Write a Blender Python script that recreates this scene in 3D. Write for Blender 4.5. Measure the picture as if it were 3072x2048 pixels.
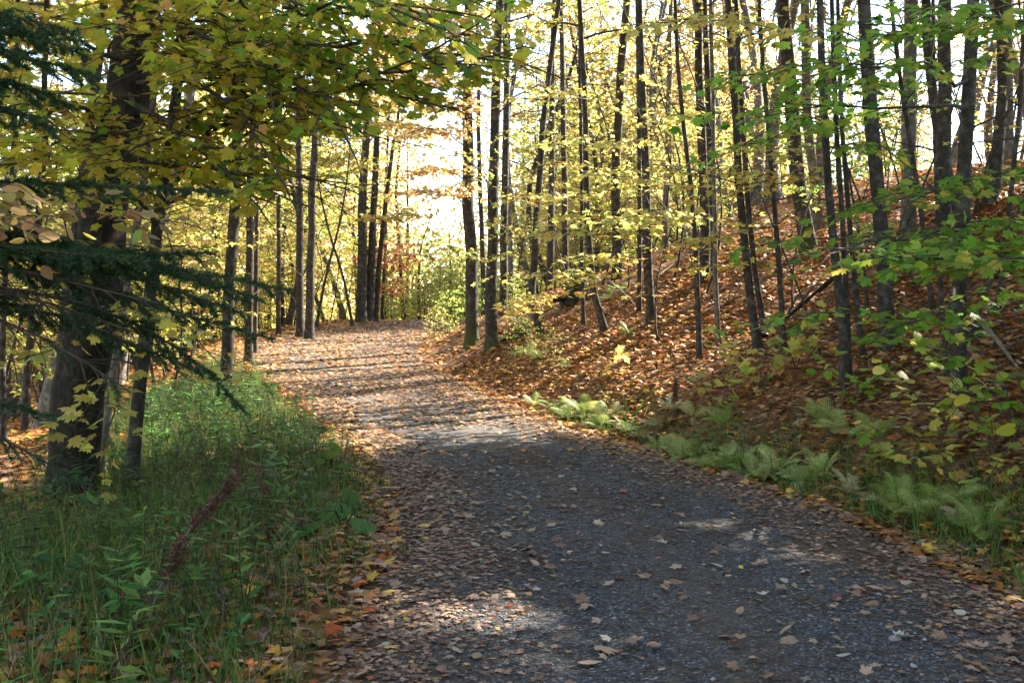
import bpy, math, random, bisect
import numpy as np
from mathutils import Vector, Matrix

for _o in list(bpy.data.objects):
    bpy.data.objects.remove(_o)
SC = bpy.context.scene
COL = SC.collection
rng = np.random.default_rng(7)
random.seed(7)

# ------------------------------------------------------------------ camera, light, exposure
FPX = 995.0                       # focal length in pixels of a 1024 px wide picture
PITCH = math.atan(41.0 / FPX)
EYE = 1.65
cam_d = bpy.data.cameras.new("camera")
cam = bpy.data.objects.new("camera", cam_d)
COL.objects.link(cam)
cam.location = (0, 0, EYE)
cam.rotation_euler = (math.pi / 2 - PITCH, 0, 0)
cam_d.sensor_width = 36.0
cam_d.lens = FPX / 1024 * 36
cam_d.clip_start = 0.05
cam_d.clip_end = 2000
SC.camera = cam

SUN_AZ = math.radians(38)         # from +X (right) towards +Y (ahead)
SUN_EL = math.radians(35)
SUNV = np.array([math.cos(SUN_EL) * math.cos(SUN_AZ), math.cos(SUN_EL) * math.sin(SUN_AZ), math.sin(SUN_EL)])
world = bpy.data.worlds.new("World")
SC.world = world
world.use_nodes = True
wn = world.node_tree
sky = wn.nodes.new("ShaderNodeTexSky")
sky.sky_type = 'NISHITA'
sky.sun_disc = False
sky.sun_elevation = SUN_EL
sky.sun_rotation = math.pi / 2 - SUN_AZ
sky.altitude = 300
sky.air_density = 1.0
sky.dust_density = 0.5
sky.ozone_density = 1.0
bg = wn.nodes["Background"]
bg.inputs[1].default_value = 0.125
wn.links.new(sky.outputs[0], bg.inputs[0])
sun_d = bpy.data.lights.new("sun", 'SUN')
sun_d.energy = 5.0
sun_d.angle = math.radians(0.5)
sun_d.color = (1.0, 0.93, 0.80)
sun = bpy.data.objects.new("sun", sun_d)
COL.objects.link(sun)
sun.location = (20, 20, 40)
sun.rotation_euler = Vector(SUNV).to_track_quat('Z', 'Y').to_euler()

SC.view_settings.view_transform = 'Standard'
SC.view_settings.look = 'None'
SC.view_settings.gamma = 1.0
SC.view_settings.use_curve_mapping = False
SC.view_settings.exposure = 2.85
SC.render.engine = 'CYCLES'
cy = SC.cycles
cy.use_denoising = True
try:
    cy.denoiser = 'OPENIMAGEDENOISE'
    cy.denoising_input_passes = 'RGB_ALBEDO_NORMAL'
except Exception:
    pass
cy.max_bounces = 6
cy.diffuse_bounces = 3
cy.glossy_bounces = 1
cy.transmission_bounces = 4
cy.transparent_max_bounces = 4
cy.caustics_reflective = False
cy.caustics_refractive = False
cy.sample_clamp_indirect = 6.0
cy.use_adaptive_sampling = True
cy.adaptive_threshold = 0.01

# ------------------------------------------------------------------ picture <-> place
KW = 1024.0 / 2352.0              # measurements were taken on a 2352 px wide copy
CP, SP = math.cos(PITCH), math.sin(PITCH)

def ray(u, v):
    px, py = u * KW, v * KW
    r, up = (px - 512) / FPX, (341 - py) / FPX
    return np.array([r, CP + up * SP, -SP + up * CP])

def at(u, v, d):
    w = ray(u, v)
    return np.array([0, 0, EYE]) + w * (d / w[1])

def to_px(P):
    P = np.asarray(P, float)
    y, z = P[..., 1], P[..., 2] - EYE
    f = np.maximum(y * CP - z * SP, 1e-3)
    up = y * SP + z * CP
    return (512 + FPX * P[..., 0] / f) / KW, (341 - FPX * up / f) / KW

# ------------------------------------------------------------------ terrain
_t = np.arange(-40, 420, 0.25)
def _curve(ds, vs, s):
    a = np.interp(_t, ds, vs)
    k = int(4 * s) * 2 + 1
    w = np.hanning(k + 2)[1:-1]; w /= w.sum()
    return np.convolve(np.pad(a, k // 2, mode='edge'), w, mode='valid')
_D = [-20, 4, 7, 8.5, 11, 14, 18, 22, 26, 30, 36, 40, 46, 60, 90]
_L = _curve(_D, [-.8, -.8, -.78, -1.0, -1.65, -2.8, -4.2, -5.9, -6.9, -7.4, -6.6, -6.0, -5.5, -4, 0], 2.0)
_R = _curve(_D, [2.8, 2.78, 2.72, 2.35, 1.45, .4, -.6, -1.9, -2.4, -2.6, -2.4, -2.2, -1.8, 0, 4], 2.0)
_Z = _curve([-20, 13, 18, 22, 26, 29, 33, 36, 40, 44, 50, 60, 100, 400], [0, 0, .04, .2, .36, .5, .68, .78, .86, .78, .35, -.6, -3, -3], 3.0)
def eL(y): return np.interp(y, _t, _L)
def eR(y): return np.interp(y, _t, _R)
def zc(y): return np.interp(y, _t, _Z)

def bumps(x, y):
    return (np.sin(x * 1.7 + np.sin(y * 1.1) * 1.3) * np.sin(y * 1.3 + 1.1) * .045 + np.sin(x * .63 + 2) * np.sin(y * .51 + x * .2) * .09
            + np.sin(x * 3.9 + y * 2.1) * np.sin(y * 4.3 - x * 1.7) * .014)

def hz(x, y):
    x = np.asarray(x, float); y = np.asarray(y, float)
    l, r, c = eL(y), eR(y), zc(y)
    s = np.maximum(x - r - .3, 0)
    taper = np.interp(y, [0, 27, 36, 46, 70], [1, 1, .62, .40, .3])
    top = np.interp(y, [0, 8, 20, 60], [3.8, 4.0, 4.35, 4.2])
    a = .43 * s * np.clip(s / 1.0, 0, 1) ** .6
    k = .9
    h = np.clip(.5 + .5 * (top - a) / k, 0, 1)
    hill = (top * (1 - h) + a * h - k * h * (1 - h))
    hill = hill - .04 * np.maximum(s - 13, 0)
    hill = np.maximum(hill, -1.0) + .0
    ditch = -.06 * np.exp(-((x - r - .25) / .3) ** 2)
    t = np.maximum(l - x - 1.0, 0)
    drop = np.interp(y, [0, 8, 12, 18, 24, 60], [.02, .03, .06, .16, .3, .3])
    left = -np.minimum(drop * t, 2.0 + .004 * t)
    wgt = np.clip(np.maximum(l - x, x - r) / 1.2, 0, 1)
    road = np.where((x > l) & (x < r), 1.0, 0.0)
    m = (x - (l + r) / 2)
    rut = -.018 * (np.exp(-((m - .62) / .28) ** 2) + np.exp(-((m + .72) / .28) ** 2)) * road
    return c + np.where(x > r, hill * taper, 0) + ditch + left + bumps(x, y) * wgt + rut

def hz1(x, y): return float(hz(np.array([x]), np.array([y]))[0])

def hit(u, v, dmax=90):
    w = ray(u, v)
    ys = np.concatenate([np.arange(2.2, 30, .05), np.arange(30, dmax, .2)])
    P = np.array([0, 0, EYE])[None, :] + w[None, :] * (ys / w[1])[:, None]
    below = P[:, 2] < hz(P[:, 0], P[:, 1])
    if not below.any():
        return None
    i = int(np.argmax(below))
    p = P[i].copy(); p[2] = hz1(p[0], p[1])
    return p

# ------------------------------------------------------------------ materials
def mat(name):
    m = bpy.data.materials.new(name); m.use_nodes = True
    nt = m.node_tree
    return m, nt, nt.nodes["Principled BSDF"], nt.nodes["Material Output"]

def N(nt, kind, **kw):
    n = nt.nodes.new(kind)
    for k, v in kw.items():
        setattr(n, k, v)
    return n

def ramp(nt, stops, interp='LINEAR'):
    n = nt.nodes.new("ShaderNodeValToRGB")
    n.color_ramp.interpolation = interp
    el = n.color_ramp.elements
    while len(el) < len(stops):
        el.new(.5)
    for e, (p, c) in zip(el, stops):
        e.position = p; e.color = (c[0], c[1], c[2], 1)
    return n

def noise(nt, vec, scale, detail=4, rough=.55, dist=0):
    n = nt.nodes.new("ShaderNodeTexNoise")
    n.inputs["Scale"].default_value = scale; n.inputs["Detail"].default_value = detail
    n.inputs["Roughness"].default_value = rough; n.inputs["Distortion"].default_value = dist
    nt.links.new(vec, n.inputs["Vector"])
    return n

def mixc(nt, fac, a, b, blend='MIX'):
    n = nt.nodes.new("ShaderNodeMix"); n.data_type = 'RGBA'; n.blend_type = blend
    for sock, v in ((n.inputs[0], fac), (n.inputs[6], a), (n.inputs[7], b)):
        if hasattr(v, "links"):
            nt.links.new(v, sock)
        elif isinstance(v, (int, float)):
            sock.default_value = v
        else:
            sock.default_value = (v[0], v[1], v[2], 1)
    return n.outputs[2]

def leaf_material(name, trans, rough, spec=.25):
    m, nt, bs, out = mat(name)
    L = nt.links
    a = N(nt, "ShaderNodeAttribute", attribute_name="col")
    oi = N(nt, "ShaderNodeObjectInfo")
    c = mixc(nt, 1.0, a.outputs["Color"], oi.outputs["Color"], 'MULTIPLY')
    geo = N(nt, "ShaderNodeTexCoord")
    nz = noise(nt, geo.outputs["Object"], 45, 3)
    r = ramp(nt, [(.22, (.6, .52, .45)), (.42, (.92, .9, .88)), (.75, (1.14, 1.12, 1.08))])
    L.new(nz.outputs[0], r.inputs[0])
    c = mixc(nt, 1.0, c, r.outputs[0], 'MULTIPLY')
    L.new(c, bs.inputs["Base Color"])
    bs.inputs["Roughness"].default_value = rough
    bs.inputs["Specular IOR Level"].default_value = spec
    tr = N(nt, "ShaderNodeBsdfTranslucent")
    L.new(c, tr.inputs[0])
    mx = N(nt, "ShaderNodeMixShader"); mx.inputs[0].default_value = trans
    L.new(bs.outputs[0], mx.inputs[1]); L.new(tr.outputs[0], mx.inputs[2]); L.new(mx.outputs[0], out.inputs[0])
    return m

M_LEAF = leaf_material("maple_leaf", .66, .5)
M_LITTER = leaf_material("dry_leaf", .12, .6, .3)
M_GRASS = leaf_material("grass_blade", .35, .5, .3)
M_NEEDLE = leaf_material("spruce_needle", .12, .55, .3)

def bark_material(name, dark, light, lichen, ridged, bump):
    m, nt, bs, out = mat(name)
    L = nt.links
    tc = N(nt, "ShaderNodeTexCoord")
    mp = N(nt, "ShaderNodeMapping"); mp.inputs["Scale"].default_value = (1, 1, .18 if ridged else .5)
    L.new(tc.outputs["Object"], mp.inputs[0])
    n1 = noise(nt, mp.outputs[0], 42 if ridged else 24, 6, .65, .4)
    n2 = noise(nt, tc.outputs["Object"], 3.1, 4, .6)
    n3 = noise(nt, tc.outputs["Object"], 9, 5, .7)
    r1 = ramp(nt, [(.32, dark), (.68, light)]); L.new(n1.outputs[0], r1.inputs[0])
    r2 = ramp(nt, [(.5, (0, 0, 0)), (.66, (1, 1, 1))]); L.new(n3.outputs[0], r2.inputs[0])
    c = mixc(nt, r2.outputs[0], r1.outputs[0], lichen)
    r3 = ramp(nt, [(.3, (.7, .68, .66)), (.7, (1.15, 1.12, 1.1))]); L.new(n2.outputs[0], r3.inputs[0])
    c = mixc(nt, 1.0, c, r3.outputs[0], 'MULTIPLY')
    at_ = N(nt, "ShaderNodeAttribute", attribute_name="moss")
    c = mixc(nt, at_.outputs["Fac"], c, (.05, .075, .015))
    L.new(c, bs.inputs["Base Color"])
    bs.inputs["Roughness"].default_value = .85
    bs.inputs["Specular IOR Level"].default_value = .2
    b = N(nt, "ShaderNodeBump"); b.inputs["Strength"].default_value = bump; b.inputs["Distance"].default_value = .02
    L.new(n1.outputs[0], b.inputs["Height"]); L.new(b.outputs[0], bs.inputs["Normal"])
    return m

M_BARK = bark_material("maple_bark", (.022, .018, .014), (.062, .052, .042), (.115, .107, .095), False, .6)
M_BARK_OLD = bark_material("ridged_bark", (.009, .007, .005), (.042, .032, .024), (.06, .052, .042), True, 1.0)
M_BARK_GREY = bark_material("grey_bark", (.07, .062, .054), (.15, .135, .118), (.22, .205, .185), False, .4)
M_TWIG = bark_material("twig_bark", (.035, .027, .02), (.09, .072, .056), (.11, .095, .08), False, .2)
M_DEAD = bark_material("dead_wood", (.10, .08, .06), (.22, .18, .14), (.26, .23, .2), False, .4)

def ground_material():
    m, nt, bs, out = mat("forest_floor")
    L = nt.links
    tc = N(nt, "ShaderNodeTexCoord")
    vo = N(nt, "ShaderNodeTexVoronoi"); vo.inputs["Scale"].default_value = 13; vo.inputs["Randomness"].default_value = 1
    L.new(tc.outputs["Object"], vo.inputs["Vector"])
    r = ramp(nt, [(0, (.05, .03, .018)), (.3, (.13, .062, .028)), (.6, (.2, .10, .045)), (.8, (.26, .15, .075)), (1, (.22, .09, .03))])
    sep = N(nt, "ShaderNodeSeparateColor"); L.new(vo.outputs["Color"], sep.inputs[0]); L.new(sep.outputs[0], r.inputs[0])
    n = noise(nt, tc.outputs["Object"], .8, 5)
    r2 = ramp(nt, [(.35, (.6, .58, .55)), (.7, (1.1, 1.1, 1.1))]); L.new(n.outputs[0], r2.inputs[0])
    c = mixc(nt, 1, r.outputs[0], r2.outputs[0], 'MULTIPLY')
    L.new(c, bs.inputs["Base Color"]); bs.inputs["Roughness"].default_value = .9
    bs.inputs["Specular IOR Level"].default_value = .15
    b = N(nt, "ShaderNodeBump"); b.inputs["Strength"].default_value = .8; b.inputs["Distance"].default_value = .03
    L.new(vo.outputs["Distance"], b.inputs["Height"]); L.new(b.outputs[0], bs.inputs["Normal"])
    return m

def gravel_material():
    m, nt, bs, out = mat("gravel")
    L = nt.links
    tc = N(nt, "ShaderNodeTexCoord")
    v1 = N(nt, "ShaderNodeTexVoronoi"); v1.inputs["Scale"].default_value = 75
    v2 = N(nt, "ShaderNodeTexVoronoi"); v2.inputs["Scale"].default_value = 190
    for v in (v1, v2): L.new(tc.outputs["Object"], v.inputs["Vector"])
    s1 = N(nt, "ShaderNodeSeparateColor"); L.new(v1.outputs["Color"], s1.inputs[0])
    r = ramp(nt, [(0, (.018, .021, .025)), (.4, (.046, .053, .063)), (.75, (.088, .097, .11)), (.93, (.17, .18, .19)), (1, (.34, .34, .34))])
    L.new(s1.outputs[0], r.inputs[0])
    n = noise(nt, tc.outputs["Object"], 1.7, 5, .6)
    r2 = ramp(nt, [(.42, (1, 1, 1)), (.68, (1.15, .92, .76))]); L.new(n.outputs[0], r2.inputs[0])
    c = mixc(nt, 1, r.outputs[0], r2.outputs[0], 'MULTIPLY')
    n2 = noise(nt, tc.outputs["Object"], 9, 6, .7)
    r3 = ramp(nt, [(.5, (0, 0, 0)), (.7, (.9, .9, .9))]); L.new(n2.outputs[0], r3.inputs[0])
    c = mixc(nt, r3.outputs[0], c, (.092, .078, .066))
    da = N(nt, "ShaderNodeAttribute", attribute_name="moss")
    dm = N(nt, "ShaderNodeMath", operation='MULTIPLY'); L.new(da.outputs["Fac"], dm.inputs[0])
    r4 = ramp(nt, [(.3, (.25, .25, .25)), (.55, (1, 1, 1))]); L.new(n2.outputs[0], r4.inputs[0]); L.new(r4.outputs[0], dm.inputs[1])
    c = mixc(nt, dm.outputs[0], c, (.13, .085, .055))
    L.new(c, bs.inputs["Base Color"]); bs.inputs["Roughness"].default_value = .8
    bs.inputs["Specular IOR Level"].default_value = .3
    ad = N(nt, "ShaderNodeMath", operation='ADD')
    L.new(v1.outputs["Distance"], ad.inputs[0]); L.new(v2.outputs["Distance"], ad.inputs[1])
    b = N(nt, "ShaderNodeBump"); b.inputs["Strength"].default_value = .9; b.inputs["Distance"].default_value = .012; b.invert = True
    L.new(ad.outputs[0], b.inputs["Height"]); L.new(b.outputs[0], bs.inputs["Normal"])
    return m

M_GROUND = ground_material()
M_GRAVEL = gravel_material()

def stone_material():
    m, nt, bs, out = mat("stone")
    L = nt.links
    a = N(nt, "ShaderNodeAttribute", attribute_name="col")
    tc = N(nt, "ShaderNodeTexCoord")
    n = noise(nt, tc.outputs["Object"], 120, 4)
    r = ramp(nt, [(.3, (.75, .75, .75)), (.7, (1.15, 1.15, 1.15))]); L.new(n.outputs[0], r.inputs[0])
    L.new(mixc(nt, 1, a.outputs["Color"], r.outputs[0], 'MULTIPLY'), bs.inputs["Base Color"])
    bs.inputs["Roughness"].default_value = .75
    return m
M_STONE = stone_material()

# ------------------------------------------------------------------ mesh helpers
def mesh_tris(name, V, T, material, col=None, smooth=False, moss=None):
    me = bpy.data.meshes.new(name)
    V = np.ascontiguousarray(V, np.float32); T = np.ascontiguousarray(T, np.int32)
    me.vertices.add(len(V)); me.vertices.foreach_set("co", V.ravel())
    me.loops.add(T.size); me.loops.foreach_set("vertex_index", T.ravel())
    me.polygons.add(len(T)); me.polygons.foreach_set("loop_start", np.arange(0, T.size, 3, dtype=np.int32))
    if smooth:
        me.polygons.foreach_set("use_smooth", np.ones(len(T), bool))
    me.update(calc_edges=True)
    if col is not None:
        c = np.ones((len(V), 4), np.float32); c[:, :3] = col
        a = me.attributes.new("col", 'FLOAT_COLOR', 'POINT'); a.data.foreach_set("color", c.ravel())
    if moss is not None:
        a = me.attributes.new("moss", 'FLOAT', 'POINT'); a.data.foreach_set("value", np.asarray(moss, np.float32))
    me.materials.append(material)
    return me

def link(name, me, parent=None, loc=(0, 0, 0)):
    o = bpy.data.objects.new(name, me); COL.objects.link(o)
    if parent is not None: o.parent = parent
    o.location = loc
    return o

def tag(o, label=None, cat=None, group=None, kind=None):
    if label: o["label"] = label
    if cat: o["category"] = cat
    if group: o["group"] = group
    if kind: o["kind"] = kind
    return o

def thing(name, label, cat, loc, group=None):
    o = bpy.data.objects.new(name, None); COL.objects.link(o)
    o.empty_display_size = .2
    o.location = [float(v) for v in loc]
    return tag(o, label, cat, group)

def copy_tree(root, loc, rz=0, scale=1, label=None, group=None, color=None, sz=None):
    r = root.copy(); COL.objects.link(r)
    r.location = [float(v) for v in loc]; r.rotation_euler = (0, 0, rz); r.scale = (scale, scale, sz or scale)
    if label: r["label"] = label
    if group: r["group"] = group
    for ch in root.children:
        c = ch.copy(); COL.objects.link(c); c.parent = r
        if color is not None and ch.name.split('.')[0] in ("crown", "leaf", "foliage"): c.color = color
        for g in ch.children:
            q = g.copy(); COL.objects.link(q); q.parent = c
    return r

class Tubes:
    def __init__(s): s.V = []; s.T = []; s.n = 0
    def add(s, P, R, sides=5, rough=0.0, cap=True):
        P = np.asarray(P, float); R = np.asarray(R, float); k = len(P)
        tan = np.gradient(P, axis=0); tan /= np.linalg.norm(tan, axis=1)[:, None] + 1e-9
        ref = np.array([1.0, 0, 0]) if abs(tan[0][0]) < .8 else np.array([0, 1.0, 0])
        u = ref[None] - tan * (tan @ ref)[:, None]; u /= np.linalg.norm(u, axis=1)[:, None] + 1e-9
        w = np.cross(tan, u)
        a = np.arange(sides) * 2 * np.pi / sides
        rr = R[:, None] * np.ones((1, sides))
        if rough:
            ph = rng.uniform(0, 6.28, 4)
            prof = 1 + rough * (.5 * np.sin(3 * a + ph[0]) + .35 * np.sin(5 * a + ph[1]))
            rr = rr * prof[None, :] * (1 + rough * .5 * rng.normal(size=(k, sides)))
        ring = P[:, None, :] + rr[..., None] * (np.cos(a)[None, :, None] * u[:, None, :] + np.sin(a)[None, :, None] * w[:, None, :])
        V = ring.reshape(-1, 3)
        i = np.arange(k - 1)[:, None] * sides; j = np.arange(sides)[None, :]; j2 = (j + 1) % sides
        A = (i + j).ravel(); B = (i + j2).ravel(); C = (i + sides + j2).ravel(); D = (i + sides + j).ravel()
        T = np.concatenate([np.stack([A, B, C], 1), np.stack([A, C, D], 1)])
        if cap:
            V = np.vstack([V, P[-1:] + tan[-1:] * R[-1] * .5])
            b = (k - 1) * sides; t = k * sides
            T = np.concatenate([T, np.stack([b + np.arange(sides), b + (np.arange(sides) + 1) % sides, np.full(sides, t)], 1)])
        s.V.append(V); s.T.append(T + s.n); s.n += len(V)
    def build(s, name, material, off=None, moss_fn=None):
        V = np.concatenate(s.V); T = np.concatenate(s.T)
        moss = moss_fn(V) if moss_fn else None
        if off is not None: V = V - np.asarray(off)[None]
        return mesh_tris(name, V, T, material, smooth=True, moss=moss)

# leaf templates: verts (x across, y from stalk to tip, z off the blade), fan triangles
def _fan(half, centre=(0, .42), bend=.12, curl=.1):
    right = [(x, y) for x, y in half]
    left = [(-x, y) for x, y in reversed(half) if x > 1e-6]
    pts = right + left
    V = [(centre[0], centre[1], 0.0)] + [(x, y, 0.0) for x, y in pts]
    V = np.array(V)
    V[:, 2] = -bend * np.abs(V[:, 0]) * 1.2 - curl * (V[:, 1] - .4) ** 2 + bend * .15
    n = len(pts)
    T = np.array([(0, 1 + i, 1 + (i + 1) % n) for i in range(n)])
    return V, T
MAPLE = _fan([(0, .06), (.15, -.02), (.40, .05), (.31, .21), (.60, .50), (.44, .52), (.50, .70), (.26, .56), (.25, .80), (.12, .79), (0, 1.05)])
MAPLE_B = _fan([(0, .06), (.15, -.02), (.40, .05), (.31, .21), (.60, .50), (.44, .52), (.50, .70), (.26, .56), (.25, .80), (.12, .79), (0, 1.05)], bend=.5, curl=.5)
MAPLE_M = _fan([(0, .05), (.38, .04), (.27, .24), (.56, .56), (.22, .55), (0, 1.02)])
LEAF4 = (np.array([(0, 0, 0), (.5, .35, -.08), (.16, .55, 0), (0, 1, -.05), (-.16, .55, 0), (-.5, .35, -.08)]), np.array([(0, 1, 2), (0, 2, 4), (0, 4, 5), (2, 3, 4)]))
LEAF2 = (np.array([(0, 0, 0), (.45, .5, -.1), (0, 1, 0), (-.45, .5, -.1)]), np.array([(0, 1, 2), (0, 2, 3)]))
OVATE = _fan([(0, 0), (.17, .12), (.27, .35), (.24, .6), (.12, .85), (0, 1.0)], centre=(0, .45), bend=.3, curl=.25)
ROUND = _fan([(0, .06), (.22, -.04), (.42, .12), (.47, .38), (.36, .68), (.15, .9), (0, 1.0)], centre=(0, .4), bend=.15, curl=.2)
LANCE = (np.array([(0, 0, 0), (.09, .4, -.01), (0, 1, -.12), (-.09, .4, -.01)]), np.array([(0, 1, 2), (0, 2, 3)]))
BLADE = (np.array([(-.5, 0, 0), (.5, 0, 0), (.36, .5, .06), (-.36, .5, .06), (0, 1, .25)]), np.array([(0, 1, 2), (0, 2, 3), (3, 2, 4)]))
NEEDLE = (np.array([(-.5, 0, 0), (.5, 0, 0), (0, 1, 0)]), np.array([(0, 1, 2)]))

def frames(fwd, nrm):
    fwd = fwd / (np.linalg.norm(fwd, axis=1)[:, None] + 1e-9)
    nrm = nrm - fwd * np.sum(fwd * nrm, 1)[:, None]
    nrm = nrm / (np.linalg.norm(nrm, axis=1)[:, None] + 1e-9)
    return np.cross(fwd, nrm), fwd, nrm

class Leaves:
    def __init__(s): s.P = []; s.F = []; s.Nn = []; s.S = []; s.C = []
    def add(s, P, F, Nn, S, C):
        n = len(P)
        C = np.array(np.broadcast_to(C, (n, 3)), float)
        s.P.append(np.asarray(P, float)); s.F.append(np.broadcast_to(F, (n, 3)).astype(float)); s.Nn.append(np.broadcast_to(Nn, (n, 3)).astype(float))
        s.S.append(np.broadcast_to(S, (n,)).astype(float)); s.C.append(np.broadcast_to(C, (n, 3)).astype(float))
    def arrays(s):
        return [np.concatenate(a) if a else np.zeros((0, 3)) for a in (s.P, s.F, s.Nn, s.S, s.C)]
    def count(s): return sum(len(a) for a in s.P)

def leaf_mesh(name, arr, tpl, material, off=None, wscale=1.0):
    P, F, Nn, S, C = arr
    X, Y, Z = frames(F, Nn)
    V0, T0 = tpl
    n, k = len(P), len(V0)
    ws = wscale * np.ones(n) if np.isscalar(wscale) else wscale
    V = P[:, None] + S[:, None, None] * (V0[None, :, 0, None] * X[:, None] * ws[:, None, None] + V0[None, :, 1, None] * Y[:, None] + V0[None, :, 2, None] * Z[:, None])
    if off is not None: V = V - np.asarray(off)[None, None]
    T = T0[None] + (np.arange(n) * k)[:, None, None]
    return mesh_tris(name, V.reshape(-1, 3), T.reshape(-1, 3), material, col=np.repeat(C, k, axis=0))

PAL = {
    'Y':  [(.67, .57, .14), (.69, .60, .18), (.62, .55, .13), (.67, .50, .12)],
    'YG': [(.56, .55, .14), (.49, .53, .14), (.62, .57, .16), (.41, .48, .12)],
    'G':  [(.21, .41, .05), (.27, .46, .06), (.31, .48, .07), (.16, .34, .045)],
    'GY': [(.22, .36, .05), (.32, .42, .06), (.17, .31, .04), (.55, .50, .08), (.4, .44, .07)],
    'CAN':[(.56, .51, .05), (.60, .49, .05), (.48, .48, .05), (.62, .45, .055), (.56, .50, .06), (.40, .45, .05)],
    'CANG':[(.30, .42, .045), (.22, .36, .04), (.15, .30, .035), (.40, .46, .05), (.34, .43, .05)],
    'O':  [(.64, .38, .11), (.64, .48, .13), (.62, .32, .09), (.65, .52, .14)],
    'P':  [(.70, .54, .27), (.68, .48, .26), (.70, .58, .26), (.67, .44, .25)],
    'R':  [(.72, .28, .20), (.72, .34, .20), (.70, .40, .18), (.70, .20, .16)],
    'LG': [(.36, .44, .10), (.30, .40, .09), (.45, .46, .12), (.26, .36, .07)],
    'BEECH': [(.44, .28, .13), (.42, .28, .09), (.46, .25, .13), (.36, .29, .06), (.44, .32, .16)],
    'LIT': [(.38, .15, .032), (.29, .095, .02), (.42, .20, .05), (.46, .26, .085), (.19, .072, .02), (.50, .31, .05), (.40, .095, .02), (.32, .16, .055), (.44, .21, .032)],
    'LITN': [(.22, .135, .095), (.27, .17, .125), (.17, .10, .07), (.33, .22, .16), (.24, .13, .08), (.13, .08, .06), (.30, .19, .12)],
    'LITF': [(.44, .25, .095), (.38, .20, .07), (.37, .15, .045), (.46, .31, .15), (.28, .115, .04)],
    'LITB': [(.45, .32, .06), (.42, .20, .05), (.40, .30, .20), (.36, .07, .03)],
}
def pal(key, n, jit=.14, keyb=None, pb=0.0):
    a = np.array(PAL[key])[rng.integers(0, len(PAL[key]), n)]
    if keyb:
        b = np.array(PAL[keyb])[rng.integers(0, len(PAL[keyb]), n)]
        a = np.where((rng.random(n) < pb)[:, None], b, a)
    return np.clip(a * (1 + jit * rng.normal(size=(n, 1))) * (1 + .05 * rng.normal(size=(n, 3))), .008, .75)

def unit(v): v = np.asarray(v, float); return v / (np.linalg.norm(v) + 1e-9)

def resample(P, n):
    P = np.asarray(P, float)
    s = np.concatenate([[0], np.cumsum(np.linalg.norm(np.diff(P, axis=0), axis=1))])
    t = np.linspace(0, s[-1], n)
    Q = np.stack([np.interp(t, s, P[:, i]) for i in range(3)], 1)
    return Q, s[-1]

def smooth_line(P, n):
    Q, L = resample(P, n)
    for _ in range(max(1, n // 5)):
        Q[1:-1] = (Q[:-2] + 2 * Q[1:-1] + Q[2:]) / 4
    return Q, L

def bough(tb, lf, P, r0, tw_len, tw_gap, leaf_gap, leaf, key, key2=None, p2=0, start=.15, flat=.25, droop=.12, sides=5, leaves=True, tilt=.38, keep=None):
    """A limb along P with side twigs spread in its own nearly level plane and leaves in pairs along them."""
    n = max(5, min(14, int(len(P) * 2)))
    Q, L = smooth_line(P, n)
    Q = Q + np.concatenate([[np.zeros(3)], rng.normal(size=(n - 1, 3)) * .012 * L])
    tb.add(Q, r0 * np.linspace(1, .22, n), sides)
    s = np.linspace(0, 1, n)
    m = max(2, int(L * (1 - start) / tw_gap))
    for i in range(m + 1):
        f = start + (1 - start) * (i + rng.uniform(-.3, .3)) / max(m, 1); f = min(max(f, 0.02), 1)
        p = np.array([np.interp(f, s, Q[:, k]) for k in range(3)])
        j = min(int(f * (n - 1)), n - 2)
        d = unit(Q[j + 1] - Q[j])
        side = unit(np.cross(d, [0, 0, 1])) * (1 if i % 2 else -1)
        tl = tw_len * (1 - .55 * f) * rng.uniform(.6, 1.25)
        if i == m: dd = d
        else: dd = unit(d * rng.uniform(.35, .9) + side * rng.uniform(.6, 1) + np.array([0, 0, rng.normal() * flat]))
        e = p + dd * tl + np.array([0, 0, -droop * tl])
        mid = (p + e) / 2 + np.array([0, 0, .06 * tl]) + rng.normal(size=3) * .03 * tl
        TP = np.array([p, mid, e])
        tb.add(TP, [max(r0 * .3, .0035), max(r0 * .2, .0028), .0018], 3, cap=False)
        if not leaves: continue
        k = max(2, int(tl / leaf_gap))
        g = rng.uniform(.1, 1.05, k)[:, None]
        Pl = np.where(g < .5, p + (mid - p) * g * 2, mid + (e - mid) * (g - .5) * 2) + rng.normal(size=(k, 3)) * [.04, .04, .022]
        sd = np.where(rng.random(k)[:, None] < .5, 1, -1) * np.cross(dd, [0, 0, 1])[None]
        F = dd[None] * rng.uniform(.2, 1, (k, 1)) + sd * rng.uniform(.3, 1, (k, 1)) + np.array([0, 0, -.25]) + rng.normal(size=(k, 3)) * .2
        Nn = np.array([0, 0, 1.0])[None] + rng.normal(size=(k, 3)) * tilt
        S = leaf * rng.uniform(.6, 1.2, k)
        C = pal(key, k, keyb=key2, pb=p2)
        if keep is not None:
            q = keep(Pl)
            Pl, F, Nn, S, C = Pl[q], F[q], Nn[q], S[q], C[q]
        if len(Pl): lf.add(Pl, F, Nn, S, C)

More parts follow.
